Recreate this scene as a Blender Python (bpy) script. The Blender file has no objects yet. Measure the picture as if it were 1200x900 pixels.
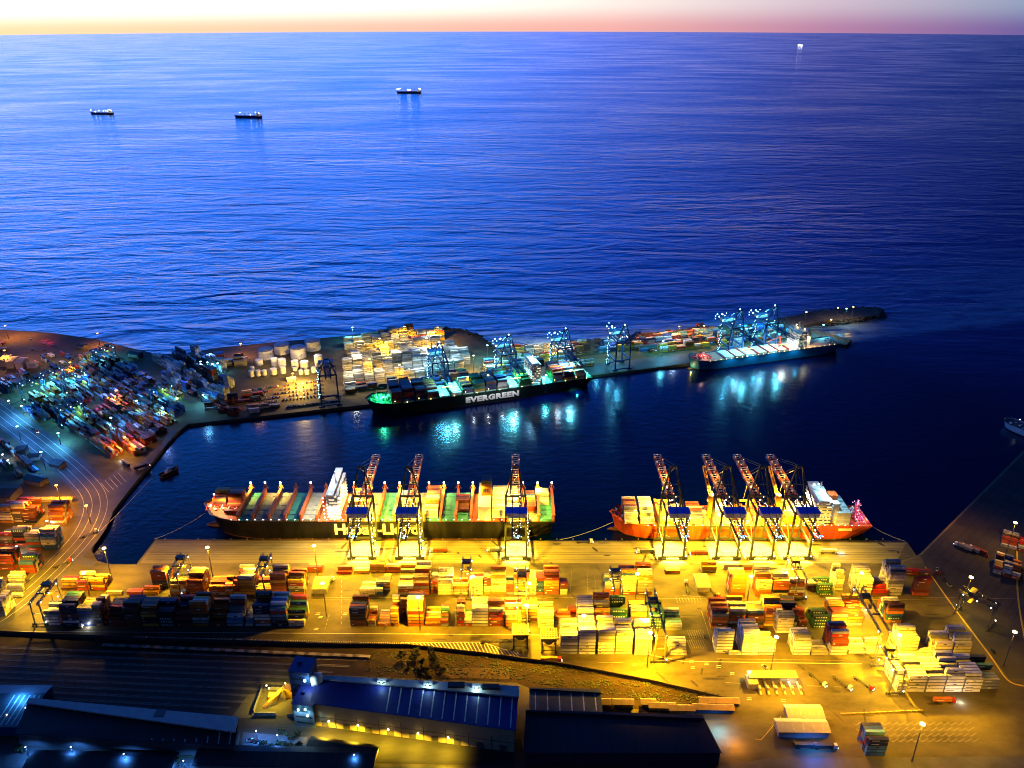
import bpy, math, random
from mathutils import Vector, Matrix
random.seed(7)
PI = math.pi
sc = bpy.context.scene
COL = sc.collection
# ---------------------------------------------------------------- camera maths
FL, TH, CH = 950.0, math.radians(24.8), 425.0
RE = 1.65e6
WZ = -3.0                      # water level, quay top is z = 0
def G(px, py, z=0.0):
    """place on the plane at height z that the survey point (px, py) of the photograph looks at"""
    x = (px - 600) / FL; y = (450 - py) / FL
    dz = -math.sin(TH) + y * math.cos(TH)
    k = (z - CH) / dz
    return Vector((x * k, (math.cos(TH) + y * math.sin(TH)) * k, z))
def GS(px, py):
    z = WZ
    for _ in range(30):
        p = G(px, py, z)
        z = WZ - (p.x ** 2 + p.y ** 2) / (2 * RE)
    return Vector((p.x, p.y, z))
cam = bpy.data.cameras.new('camera'); co = bpy.data.objects.new('camera', cam); COL.objects.link(co)
co.location = (0, 0, CH); co.rotation_euler = (PI / 2 - TH, 0, 0)
cam.sensor_width = 36; cam.lens = FL / 1200 * 36; cam.clip_start = 1; cam.clip_end = 200000
sc.camera = co
sc.view_settings.view_transform = 'Standard'; sc.view_settings.look = 'None'
sc.view_settings.exposure = 0; sc.view_settings.gamma = 1
cy = sc.cycles
cy.use_denoising = True
try: cy.denoiser = 'OPENIMAGEDENOISE'
except Exception: pass
cy.max_bounces = 4; cy.diffuse_bounces = 2; cy.glossy_bounces = 2; cy.transmission_bounces = 2; cy.volume_bounces = 0
cy.sample_clamp_indirect = 2.0; cy.caustics_reflective = False; cy.caustics_refractive = False
cy.pixel_filter_type = 'BLACKMAN_HARRIS'; cy.filter_width = 1.05
cy.use_light_tree = True; cy.use_adaptive_sampling = True; cy.adaptive_threshold = 0.01
# ---------------------------------------------------------------- materials
MATS = {}
def node(nt, t, **kw):
    n = nt.nodes.new(t)
    for k, v in kw.items(): setattr(n, k, v)
    return n
def mat(name, col, rough=0.6, metal=0.0, var=0.25, scale=0.25, spec=0.3, bump=0.0, stretch=(1, 1, 1)):
    if name in MATS: return MATS[name]
    m = bpy.data.materials.new(name); m.use_nodes = True; nt = m.node_tree
    b = nt.nodes['Principled BSDF']
    b.inputs['Roughness'].default_value = rough; b.inputs['Metallic'].default_value = metal
    b.inputs['Specular IOR Level'].default_value = spec
    tc = node(nt, 'ShaderNodeTexCoord'); mp = node(nt, 'ShaderNodeMapping'); mp.inputs['Scale'].default_value = stretch
    nt.links.new(tc.outputs['Object'], mp.inputs[0])
    nz = node(nt, 'ShaderNodeTexNoise'); nz.inputs['Scale'].default_value = scale; nz.inputs['Detail'].default_value = 9
    nz.inputs['Roughness'].default_value = 0.65
    nt.links.new(mp.outputs[0], nz.inputs['Vector'])
    rp = node(nt, 'ShaderNodeMapRange'); rp.inputs['From Min'].default_value = 0.3; rp.inputs['From Max'].default_value = 0.7
    rp.inputs['To Min'].default_value = 1 - var; rp.inputs['To Max'].default_value = 1 + var
    nt.links.new(nz.outputs['Fac'], rp.inputs['Value'])
    vm = node(nt, 'ShaderNodeVectorMath', operation='SCALE'); vm.inputs[0].default_value = col
    nt.links.new(rp.outputs[0], vm.inputs['Scale']); nt.links.new(vm.outputs[0], b.inputs['Base Color'])
    if bump:
        bp = node(nt, 'ShaderNodeBump'); bp.inputs['Distance'].default_value = bump
        nt.links.new(nz.outputs['Fac'], bp.inputs['Height']); nt.links.new(bp.outputs[0], b.inputs['Normal'])
    MATS[name] = m
    return m
def em(name, col, strength):
    if name in MATS: return MATS[name]
    m = bpy.data.materials.new(name); m.use_nodes = True; nt = m.node_tree
    b = nt.nodes['Principled BSDF']; b.inputs['Base Color'].default_value = (0, 0, 0, 1)
    b.inputs['Emission Color'].default_value = (*col, 1); b.inputs['Emission Strength'].default_value = strength
    try: m.cycles.emission_sampling = 'NONE'
    except Exception: pass
    MATS[name] = m
    return m
LK = 0.68
SOD = (1.0, 0.48, 0.005); SODO = (1.0, 0.36, 0.01); WARM = (1.0, 0.64, 0.08); CYAN = (0.12, 0.72, 1.0); ICE = (0.35, 0.8, 1.0)
GRN = (0.05, 1.0, 0.35); WHT = (0.9, 0.95, 1.0); BLUE = (0.08, 0.3, 1.0)
E_SOD = em('lamp_sodium', (1, 0.72, 0.25), 9); E_ORG = em('lamp_orange', (1, 0.45, 0.08), 6)
E_ICE = em('lamp_ice', (0.35, 0.85, 1.0), 12); E_WHT = em('lamp_white', (1, 0.98, 0.92), 9); E_RED = em('lamp_red', (1, 0.05, 0.08), 4)
E_GRN = em('lamp_green', (0.1, 1.0, 0.45), 4); E_WIN = em('lit_window', (1, 0.85, 0.5), 2.0); E_BLU = em('lamp_blue', (0.15, 0.5, 1.0), 4)
CC = {  # container paints
 'white': (0.62, 0.62, 0.58), 'cream': (0.55, 0.50, 0.38), 'pale grey': (0.42, 0.43, 0.43), 'grey': (0.22, 0.23, 0.24),
 'orange': (0.55, 0.15, 0.02), 'amber': (0.60, 0.30, 0.03), 'rust red': (0.30, 0.045, 0.02), 'red': (0.45, 0.02, 0.02),
 'brown': (0.14, 0.045, 0.025), 'green': (0.012, 0.075, 0.03), 'teal': (0.02, 0.15, 0.15), 'blue': (0.02, 0.07, 0.30),
 'navy': (0.012, 0.02, 0.07), 'black': (0.02, 0.02, 0.022), 'sky blue': (0.10, 0.28, 0.42)}
CN = list(CC)
M_C = [mat('paint_%s_%s' % (n.replace(' ', '_'), w_), tuple(v * k_ for v in CC[n]), 0.55, var=0.25, scale=0.35) for w_, k_ in (('worn', 0.5), ('plain', 0.95), ('fresh', 1.25)) for n in CN]
NC = len(CN) * 3
M_MARKW = mat('marking_white', (0.75, 0.75, 0.72), 0.6, var=0.05); M_MARKD = mat('marking_dark', (0.03, 0.03, 0.04), 0.6, var=0.05)
M_DOOR_GAP = mat('door_steel_and_gap_shade', (0.10, 0.10, 0.10), 0.5, 0.3)  # door steel, also the painted gap shade on container edges
MSLOTS = M_C + [M_MARKW, M_MARKD, M_DOOR_GAP]
# ---------------------------------------------------------------- mesh builder
class MB:
    def __init__(s): s.v = []; s.f = []; s.m = []
    def face(s, pts, m=0):
        b = len(s.v); s.v.extend([tuple(p) for p in pts]); s.f.append(tuple(range(b, b + len(pts)))); s.m.append(m)
    def hexa(s, c, m=0, bottom=True):
        b = len(s.v); s.v.extend([tuple(p) for p in c])
        fs = [(4, 5, 6, 7), (0, 1, 5, 4), (1, 2, 6, 5), (2, 3, 7, 6), (3, 0, 4, 7)]
        if bottom: fs.append((3, 2, 1, 0))
        for f in fs: s.f.append(tuple(b + i for i in f)); s.m.append(m)
        return s
    def box(s, cx, cy, cz, sx, sy, sz, m=0, rz=0.0, top=1.0):
        """centre x, y, BOTTOM z, full sizes; top scales the upper end"""
        c, n = math.cos(rz), math.sin(rz); pts = []
        for z, k in ((cz, 1.0), (cz + sz, top)):
            for x, y in ((-1, -1), (1, -1), (1, 1), (-1, 1)):
                X, Y = x * sx / 2 * k, y * sy / 2 * k
                pts.append((cx + X * c - Y * n, cy + X * n + Y * c, z))
        return s.hexa(pts, m)
    def beam(s, p, q, w=0.5, h=None, m=0):
        p, q = Vector(p), Vector(q); h = h or w
        d = (q - p)
        if d.length < 1e-6: return s
        d.normalize(); up = Vector((0, 0, 1)) if abs(d.z) < 0.95 else Vector((0, 1, 0))
        a = d.cross(up).normalized(); b = a.cross(d).normalized()
        pts = []
        for e in (p, q):
            for x, y in ((-1, -1), (1, -1), (1, 1), (-1, 1)): pts.append(e + a * (x * w / 2) + b * (y * h / 2))
        return s.hexa(pts, m)
    def cyl(s, cx, cy, z0, r, h, m=0, n=12, r2=None, cap=None):
        r2 = r if r2 is None else r2; b = len(s.v)
        for z, rr in ((z0, r), (z0 + h, r2)):
            for i in range(n): a = 2 * PI * i / n; s.v.append((cx + rr * math.cos(a), cy + rr * math.sin(a), z))
        for i in range(n):
            j = (i + 1) % n; s.f.append((b + i, b + j, b + n + j, b + n + i)); s.m.append(m)
        s.f.append(tuple(b + n + i for i in range(n))); s.m.append(m if cap is None else cap)
        s.f.append(tuple(b + n - 1 - i for i in range(n))); s.m.append(m)
        return s
    def wheel(s, cx, cy, cz, r, w, m=0, n=10, axis='y'):
        b = len(s.v)
        for e in (-w / 2, w / 2):
            for i in range(n):
                a = 2 * PI * i / n
                s.v.append((cx + r * math.cos(a), cy + e, cz + r * math.sin(a)) if axis == 'y' else (cx + e, cy + r * math.cos(a), cz + r * math.sin(a)))
        for i in range(n):
            j = (i + 1) % n; s.f.append((b + i, b + j, b + n + j, b + n + i)); s.m.append(m)
        s.f.append(tuple(b + i for i in range(n))); s.m.append(m); s.f.append(tuple(b + 2 * n - 1 - i for i in range(n))); s.m.append(m)
        return s
    def ball(s, cx, cy, cz, r, m=0, k=1.0):
        b = len(s.v); n = 6
        for ph in (-0.6, 0.6):
            for i in range(n):
                a = 2 * PI * i / n; s.v.append((cx + r * math.cos(ph) * math.cos(a), cy + r * math.cos(ph) * math.sin(a), cz + r * k * math.sin(ph)))
        s.v.append((cx, cy, cz - r * k)); s.v.append((cx, cy, cz + r * k))
        for i in range(n):
            j = (i + 1) % n
            for f in ((b + i, b + j, b + n + j, b + n + i), (b + 2 * n, b + j, b + i), (b + 2 * n + 1, b + n + i, b + n + j)):
                s.f.append(f); s.m.append(m)
        return s
    def lattice(s, p, q, w, h, pitch, t, m=0, mfun=None):
        """box lattice girder from p to q: four chords and zigzag webs"""
        p, q = Vector(p), Vector(q); d = q - p; L = d.length; d.normalize()
        up = Vector((0, 0, 1)) if abs(d.z) < 0.9 else Vector((0, 1, 0))
        a = d.cross(up).normalized(); b = a.cross(d).normalized(); n = max(2, int(round(L / pitch)))
        C = [(x * w / 2, y * h / 2) for x, y in ((-1, -1), (1, -1), (1, 1), (-1, 1))]
        def pt(i, k): return p + d * (L * i / n) + a * C[k][0] + b * C[k][1]
        for i in range(n):
            mm = mfun(i / n) if mfun else m
            for k in range(4):
                s.beam(pt(i, k), pt(i + 1, k), t, t, mm)
                k2 = (k + 1) % 4
                s.beam(pt(i, k if i % 2 else k2), pt(i + 1, k2 if i % 2 else k), t * 0.6, t * 0.6, mm)
                s.beam(pt(i, k), pt(i, k2), t * 0.6, t * 0.6, mm)
        return s
    def build(s, name, mats, parent=None, loc=None, smooth=False):
        me = bpy.data.meshes.new(name); me.from_pydata(s.v, [], s.f)
        if not isinstance(mats, (list, tuple)): mats = [mats]
        for m in mats: me.materials.append(m)
        me.polygons.foreach_set('material_index', s.m)
        if smooth: me.polygons.foreach_set('use_smooth', [True] * len(s.f))
        me.update()
        o = bpy.data.objects.new(name, me); COL.objects.link(o)
        if parent: o.parent = parent
        if loc is not None: o.location = loc
        return o
def tag(o, label=None, cat=None, group=None, kind=None):
    if label: o['label'] = label
    if cat: o['category'] = cat
    if group: o['group'] = group
    if kind: o['kind'] = kind
    return o
def thing(name, loc, rz=0.0, label=None, cat=None, group=None):
    o = bpy.data.objects.new(name, None); COL.objects.link(o); o.location = loc; o.rotation_euler = (0, 0, rz); o.empty_display_size = 1
    return tag(o, label, cat, group)
def kids(o): return [c for c in bpy.data.objects if c.parent == o]
def copy_tree(o, parent=None):
    c = o.copy(); COL.objects.link(c); c.parent = parent
    for ch in o.children: copy_tree(ch, c)
    return c
def struct(o): o['kind'] = 'structure'; return o
def light(loc, col, kw, parent=None, r=0.8, typ='SPOT', spot=None):
    if kw <= 6: typ = 'POINT'
    l = bpy.data.lights.new('lamp_light', typ); l.color = col; l.energy = kw * 1000 * LK; l.shadow_soft_size = r
    if typ == 'SPOT': l.spot_size = spot or 2.75; l.spot_blend = 0.5
    o = bpy.data.objects.new('lamp_light', l); COL.objects.link(o); o.location = loc
    if parent: o.parent = parent
    return o
# ---------------------------------------------------------------- world (dusk after sunset, glow to the west horizon)
w = bpy.data.worlds.new('World'); sc.world = w; w.use_nodes = True; nt = w.node_tree
bg = nt.nodes['Background']; out = nt.nodes['World Output']
tc = node(nt, 'ShaderNodeTexCoord'); sx = node(nt, 'ShaderNodeSeparateXYZ'); nt.links.new(tc.outputs['Generated'], sx.inputs[0])
at = node(nt, 'ShaderNodeMath', operation='ARCTAN2'); nt.links.new(sx.outputs['X'], at.inputs[0]); nt.links.new(sx.outputs['Y'], at.inputs[1])
mu = node(nt, 'ShaderNodeMapRange'); mu.inputs['From Min'].default_value = -0.57; mu.inputs['From Max'].default_value = 0.57
nt.links.new(at.outputs[0], mu.inputs['Value'])
def ramp(stops, fac):
    r = node(nt, 'ShaderNodeValToRGB'); e = r.color_ramp.elements
    while len(e) > 1: e.remove(e[-1])
    e[0].position = stops[0][0]; e[0].color = (*stops[0][1], 1)
    for p, c in stops[1:]: x = e.new(p); x.color = (*c, 1)
    nt.links.new(fac, r.inputs[0]); return r.outputs[0]
U = mu.outputs[0]
r0 = ramp([(0, (1.25, 0.85, 0.45)), (0.3, (1.05, 0.66, 0.46)), (0.6, (0.95, 0.46, 0.42)), (0.8, (0.50, 0.24, 0.40)), (1, (0.10, 0.10, 0.36))], U)
r1 = ramp([(0, (1.7, 1.7, 1.6)), (0.4, (1.4, 1.3, 1.1)), (0.6, (1.05, 0.90, 0.82)), (0.8, (0.66, 0.52, 0.62)), (1, (0.20, 0.32, 0.50))], U)
r2 = ramp([(0, (0.80, 0.70, 1.9)), (0.4, (0.10, 0.34, 1.6)), (0.7, (0.005, 0.12, 0.75)), (1, (0.001, 0.035, 0.32))], U)
r3 = ramp([(0, (0.08, 0.90, 4.2)), (0.35, (0.04, 0.70, 3.7)), (0.60, (0.01, 0.24, 1.8)), (0.80, (0.002, 0.045, 0.5)), (1, (0.0, 0.01, 0.13))], U)
r4 = ramp([(0, (0.006, 0.025, 0.16)), (1, (0.002, 0.009, 0.07))], U)
def mixc(a, b, lo, hi, src):
    mr = node(nt, 'ShaderNodeMapRange'); mr.inputs['From Min'].default_value = lo; mr.inputs['From Max'].default_value = hi; mr.interpolation_type = 'SMOOTHSTEP'
    nt.links.new(src, mr.inputs['Value'])
    m = node(nt, 'ShaderNodeMix', data_type='RGBA'); nt.links.new(mr.outputs[0], m.inputs['Factor']); nt.links.new(a, m.inputs['A']); nt.links.new(b, m.inputs['B'])
    return m.outputs['Result']
Z = sx.outputs['Z']
c = mixc(r0, r1, -0.020, 0.008, Z); c = mixc(c, r2, 0.008, 0.032, Z); c = mixc(c, r3, 0.045, 0.11, Z); c = mixc(c, r4, 0.30, 0.52, Z)
back = node(nt, 'ShaderNodeMapRange'); back.inputs['From Min'].default_value = -0.3; back.inputs['From Max'].default_value = 0.5; back.inputs['To Min'].default_value = 0.12
nt.links.new(sx.outputs['Y'], back.inputs['Value'])
vm = node(nt, 'ShaderNodeVectorMath', operation='SCALE'); nt.links.new(c, vm.inputs[0]); nt.links.new(back.outputs[0], vm.inputs['Scale'])
sky = node(nt, 'ShaderNodeTexSky', sky_type='NISHITA'); sky.sun_disc = False; sky.sun_elevation = math.radians(-3); sky.sun_rotation = math.radians(-50); sky.altitude = 400
bg2 = node(nt, 'ShaderNodeBackground'); nt.links.new(sky.outputs[0], bg2.inputs[0]); bg2.inputs[1].default_value = 0.05
nt.links.new(vm.outputs[0], bg.inputs[0]); bg.inputs[1].default_value = 1.0
ad = node(nt, 'ShaderNodeAddShader'); nt.links.new(bg.outputs[0], ad.inputs[0]); nt.links.new(bg2.outputs[0], ad.inputs[1]); nt.links.new(ad.outputs[0], out.inputs[0])
# ---------------------------------------------------------------- sea
QA = G(220, 497); QB = G(815, 425); QS = (QB.y - QA.y) / (QB.x - QA.x); QANG = math.atan(QS)
def sea_material():
    m = bpy.data.materials.new('sea_water'); m.use_nodes = True; nt = m.node_tree; b = nt.nodes['Principled BSDF']
    b.inputs['IOR'].default_value = 1.45; b.inputs['Specular Tint'].default_value = (0.10, 0.55, 1.0, 1)
    L = nt.links.new
    g = node(nt, 'ShaderNodeNewGeometry'); s = node(nt, 'ShaderNodeSeparateXYZ'); L(g.outputs['Position'], s.inputs[0])
    def mth(op, a, b_=None, c_=None):
        n = node(nt, 'ShaderNodeMath', operation=op)
        for i, v in enumerate((a, b_, c_)):
            if v is None: continue
            if isinstance(v, (int, float)): n.inputs[i].default_value = v
            else: L(v, n.inputs[i])
        return n.outputs[0]
    def mr(v, a, b_, c_, d, sm=False):
        n = node(nt, 'ShaderNodeMapRange')
        if sm: n.interpolation_type = 'SMOOTHSTEP'
        L(v, n.inputs['Value'])
        for k, x in zip(('From Min', 'From Max', 'To Min', 'To Max'), (a, b_, c_, d)): n.inputs[k].default_value = x
        return n.outputs[0]
    off = mth('SUBTRACT', s.outputs['Y'], mth('MULTIPLY_ADD', s.outputs['X'], QS, QA.y - QS * QA.x))   # metres seaward of the far quay
    ex = mth('MAXIMUM', mth('SUBTRACT', s.outputs['X'], 440), 0)
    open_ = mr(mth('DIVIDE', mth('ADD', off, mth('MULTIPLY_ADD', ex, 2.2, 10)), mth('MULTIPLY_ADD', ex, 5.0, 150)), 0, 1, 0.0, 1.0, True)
    def nz(sx_, sy_, rot, det, rough=0.55, dist=0.0):
        mp = node(nt, 'ShaderNodeMapping'); mp.inputs['Rotation'].default_value = (0, 0, rot); mp.inputs['Scale'].default_value = (1 / sx_, 1 / sy_, 1)
        L(g.outputs['Position'], mp.inputs[0]); n = node(nt, 'ShaderNodeTexNoise'); n.inputs['Scale'].default_value = 1; n.inputs['Detail'].default_value = det
        n.inputs['Roughness'].default_value = rough; n.inputs['Distortion'].default_value = dist; L(mp.outputs[0], n.inputs['Vector']); return n.outputs['Fac']
    swell = nz(190, 60, 0.13, 3, 0.5, 0.9); mid = nz(60, 24, -0.10, 3, 0.55, 0.9); chop = nz(12, 8, 0.3, 4, 0.65); big = nz(900, 330, 0.2, 2)
    h = mth('MULTIPLY', mth('ADD', mth('MULTIPLY', swell, 7.5), mth('MULTIPLY', mid, 2.4)), open_)
    h = mth('ADD', h, mth('MULTIPLY', chop, mr(open_, 0, 1, 0.34, 0.9)))
    h = mth('MULTIPLY', h, mr(s.outputs['Y'], 3000, 12000, 1.0, 0.45))
    bp = node(nt, 'ShaderNodeBump'); bp.inputs['Distance'].default_value = 1.0; L(h, bp.inputs['Height']); L(bp.outputs[0], b.inputs['Normal'])
    # surf: pale foam drifting off the beach
    surf = mth('MULTIPLY', mr(off, 100, 480, 1.0, 0.0, True), mr(off, -5, 30, 0, 1, True))
    surf = mth('MULTIPLY', surf, mr(s.outputs['X'], -60, 260, 1.0, 0.28, True))
    fo = mth('MULTIPLY', surf, mr(nz(85, 26, 0.12, 6, 0.72, 0.8), 0.34, 0.60, 0, 1, True))
    ring = mth('MULTIPLY', mr(nz(240, 30, 0.05, 5, 0.7, 1.2), 0.55, 0.66, 0, 1, True), mth('MULTIPLY', mr(off, 10, 60, 0, 1), mr(off, 150, 420, 0.7, 0)))
    fo = mth('MINIMUM', mth('ADD', fo, mth('MULTIPLY', ring, mr(s.outputs['X'], -100, 100, 0.6, 0.1))), 0.85)
    mx = node(nt, 'ShaderNodeMix', data_type='RGBA'); L(fo, mx.inputs['Factor'])
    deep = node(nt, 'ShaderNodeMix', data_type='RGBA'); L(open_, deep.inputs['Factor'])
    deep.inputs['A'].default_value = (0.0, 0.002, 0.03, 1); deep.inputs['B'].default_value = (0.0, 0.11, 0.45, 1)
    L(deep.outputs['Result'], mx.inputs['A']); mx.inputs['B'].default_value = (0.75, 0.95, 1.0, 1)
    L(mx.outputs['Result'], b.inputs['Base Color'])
    L(mth('ADD', mth('ADD', mr(fo, 0, 1, 0.0, 0.10), 0.0), mth('ADD', mr(big, 0.35, 0.65, 0.10, 0.20), mr(open_, 0, 1, 0.10, 0))), b.inputs['Roughness'])
    return m
def make_sea():
    mb = MB(); n = 360; radii = [0.0, 150, 300, 450, 600, 800, 1000, 1300, 1700, 2200, 3000, 4000, 5500, 7500, 10000, 14000, 19000, 25000, 31000, 36000, 40000, 46000]
    mb.v.append((0, 0, WZ))
    for r in radii[1:]:
        for i in range(n): a = 2 * PI * i / n; mb.v.append((r * math.cos(a), r * math.sin(a), WZ - r * r / (2 * RE)))
    for i in range(n): mb.f.append((0, 1 + i, 1 + (i + 1) % n)); mb.m.append(0)
    for k in range(len(radii) - 2):
        for i in range(n):
            j = (i + 1) % n; a = 1 + k * n; b = a + n; mb.f.append((a + i, b + i, b + j, a + j)); mb.m.append(0)
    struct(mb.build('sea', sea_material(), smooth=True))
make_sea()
# ---------------------------------------------------------------- land
def slab(name, pts, z0, z1, mats, kind='structure', side=None):
    """polygon prism from z0 to z1"""
    mb = MB(); n = len(pts); P = [(p[0], p[1]) for p in pts]
    A = sum(P[i][0] * P[(i + 1) % n][1] - P[(i + 1) % n][0] * P[i][1] for i in range(n))
    if A < 0: P.reverse()
    mb.face([(x, y, z1) for x, y in P], 0)
    for i in range(n):
        a, b = P[i], P[(i + 1) % n]
        mb.face([(a[0], a[1], z0), (b[0], b[1], z0), (b[0], b[1], z1), (a[0], a[1], z1)], 0 if side is None else 1)
    o = mb.build(name, mats)
    if kind: o['kind'] = kind
    return o
def sheet(name, pts, z, m, kind='structure'):
    mb = MB(); P = [(p[0], p[1], z) for p in pts]; n = len(P)
    A = sum(P[i][0] * P[(i + 1) % n][1] - P[(i + 1) % n][0] * P[i][1] for i in range(n))
    if A < 0: P.reverse()
    mb.face(P); o = mb.build(name, m)
    if kind: o['kind'] = kind
    return o
def GP(*pp, z=0.0): return [G(x, y, z) for x, y in pp]
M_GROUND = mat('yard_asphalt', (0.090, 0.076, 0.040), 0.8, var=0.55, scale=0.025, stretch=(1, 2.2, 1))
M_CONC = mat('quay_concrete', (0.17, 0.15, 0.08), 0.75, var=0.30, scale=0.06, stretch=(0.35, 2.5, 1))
M_WALL = mat('quay_wall_stone', (0.06, 0.06, 0.06), 0.8)
M_SAND = mat('beach_sand', (0.14, 0.10, 0.06), 0.9, var=0.35, scale=0.03)
M_ROAD = mat('road_asphalt', (0.075, 0.075, 0.08), 0.6, var=0.35, scale=0.05)
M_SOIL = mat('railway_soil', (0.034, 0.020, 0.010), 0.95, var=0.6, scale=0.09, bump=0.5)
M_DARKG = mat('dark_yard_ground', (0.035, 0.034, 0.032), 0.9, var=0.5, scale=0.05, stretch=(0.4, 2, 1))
M_ROCK = mat('breakwater_rock', (0.10, 0.085, 0.07), 0.95, var=0.6, scale=0.25, bump=1.2)
M_LINE = mat('road_paint', (0.6, 0.58, 0.5), 0.7, var=0.2, scale=0.5); M_YLINE = mat('yellow_road_paint', (0.5, 0.36, 0.05), 0.7, var=0.2, scale=0.5)
M_STEEL = mat('rail_steel', (0.20, 0.19, 0.18), 0.4, 0.6)
land = GP((-260, 372), (-60, 381), (0, 386), (60, 390), (110, 397), (150, 407), (185, 415), (215, 414), (260, 407), (320, 401), (400, 394), (450, 388), (520, 384), (545, 388),
          (562, 396), (577, 408), (600, 407), (690, 399), (760, 391), (830, 383), (900, 378), (985, 403), (815, 425), (695, 440), (430, 474), (220, 497), (207, 507),
          (150, 576), (128, 605), (112, 628), (107, 645), (114, 657), (128, 661), (160, 661), (182, 632), (1063, 635), (1074, 651), (1079, 648), (1200, 527), (1330, 398))
land += [Vector((1600, 900, 0)), Vector((1600, -300, 0)), Vector((-1600, -300, 0)), Vector((-1600, 1180, 0))]
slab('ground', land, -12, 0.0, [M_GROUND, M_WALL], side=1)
# rock mole beyond the terminal
mole = GP((905, 379), (925, 372), (960, 365), (1000, 361), (1025, 361), (1034, 366), (1024, 371), (1000, 374), (960, 378), (940, 383), (998, 399), (992, 405), (940, 400), (900, 390))
slab('breakwater', mole, -12, 1.2, [M_ROCK, M_ROCK], side=1)
def rocks(name, pts, n, spread, label):
    mb = MB()
    for i in range(n):
        t = random.random() * (len(pts) - 1); k = int(t); f = t - k; p = pts[k] * (1 - f) + pts[k + 1] * f
        r = random.uniform(1.2, 3.2); mb.ball(p.x + random.uniform(-spread, spread), p.y + random.uniform(-spread, spread), p.z + random.uniform(-2.5, 0.6), r, 0, random.uniform(0.5, 0.9))
    tag(mb.build(name, M_ROCK), label, 'rocks', kind='stuff')
rocks('rock_armour', GP((900, 378), (925, 372), (960, 365), (1000, 361), (1030, 362), (1033, 368), (1000, 375), (960, 379)), 500, 5, 'boulders piled along the dark breakwater mole')
rocks('shore_rock', GP((520, 384), (545, 388), (562, 396), (577, 408), (600, 407), (690, 399), (760, 391), (830, 383)), 500, 4, 'rock armour along the seaward edge of the terminal')
sheet('beach', GP((-260, 373), (-60, 382), (0, 387), (60, 391), (110, 398), (150, 408), (185, 416), (150, 418), (100, 412), (60, 406), (0, 402), (-260, 396)), 0.03, M_SAND)
sheet('shore_track', GP((490, 386), (520, 385), (544, 389), (560, 397), (574, 408), (567, 411), (548, 400), (530, 393), (490, 391)), 0.03, M_SAND)
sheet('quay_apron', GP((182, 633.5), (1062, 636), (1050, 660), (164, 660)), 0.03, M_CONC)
sheet('terminal_quay', GP((430, 473), (695, 439), (815, 424), (985, 402), (960, 396), (690, 428), (430, 460)), 0.03, M_ROAD)
mb = MB()
for dy in (1.2, 4, 8.5, 12, 14.5, 18, 21, 24.5, 27.5):
    mb.box(16, 591.5 - dy, 0.05, 655, 0.35, 0.04)
struct(mb.build('crane_track', mat('track_groove', (0.05, 0.045, 0.035), 0.7)))
mb = MB()
for i in range(46): mb.box(-306 + i * 14.4, 592.5, 0.02, 1.2, 0.9, 0.9, top=0.7)
tag(mb.build('quay_fender_row', mat('fender_rubber', (0.12, 0.09, 0.05), 0.8)), 'short bollards and fenders along the lit quay edge', 'bollards', kind='stuff')
# rail ground south of the terminal fence
fence_px = [(-40, 741), (0, 742), (160, 750), (400, 757), (480, 758), (570, 768), (660, 780), (760, 799), (862, 823)]
FP = [G(*p) for p in fence_px]
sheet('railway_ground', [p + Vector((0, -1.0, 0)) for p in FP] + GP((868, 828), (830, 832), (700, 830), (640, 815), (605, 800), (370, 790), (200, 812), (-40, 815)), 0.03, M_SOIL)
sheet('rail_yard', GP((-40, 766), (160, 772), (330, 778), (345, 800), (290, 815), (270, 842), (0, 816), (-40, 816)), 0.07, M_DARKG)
mb = MB()
for k in range(9):
    y0 = 760 + k * 7; a = G(-30, y0 - 2); b = G(430 - k * 20, y0 + 14)
    for d in (-0.75, 0.75): mb.beam(a + Vector((0, d, 0.2)), b + Vector((0, d, 0.2)), 0.16, 0.18)
struct(mb.build('railway_track', M_STEEL))
mb = MB()
for k in range(9):
    y0 = 760 + k * 7; mb.beam(G(-30, y0 - 2) + Vector((0, 0, 0.1)), G(430 - k * 20, y0 + 14) + Vector((0, 0, 0.1)), 2.4, 0.06)
struct(mb.build('track_ballast', mat('ballast_stone', (0.13, 0.11, 0.085), 0.9, var=0.6, scale=0.3)))
mb = MB()
for k in range(len(FP) - 1):
    a, b = FP[k], FP[k + 1]; mb.beam(a + Vector((0, 0, 1.3)), b + Vector((0, 0, 1.3)), 0.4, 2.6, 0)
fo = mb.build('boundary_fence', [mat('fence_block', (0.07, 0.06, 0.05), 0.9)])
tag(fo, 'long dark boundary wall between the container yard and the railway', 'wall')
mb = MB(); a, b = G(160, 750), G(480, 758); n = 150
for i in range(n):
    p = a.lerp(b, i / n); mb.box(p.x, p.y, 2.62, 0.55, 0.5, 0.7)
mb.build('coping', mat('coping_paint', (0.6, 0.58, 0.5), 0.7), fo)
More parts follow.
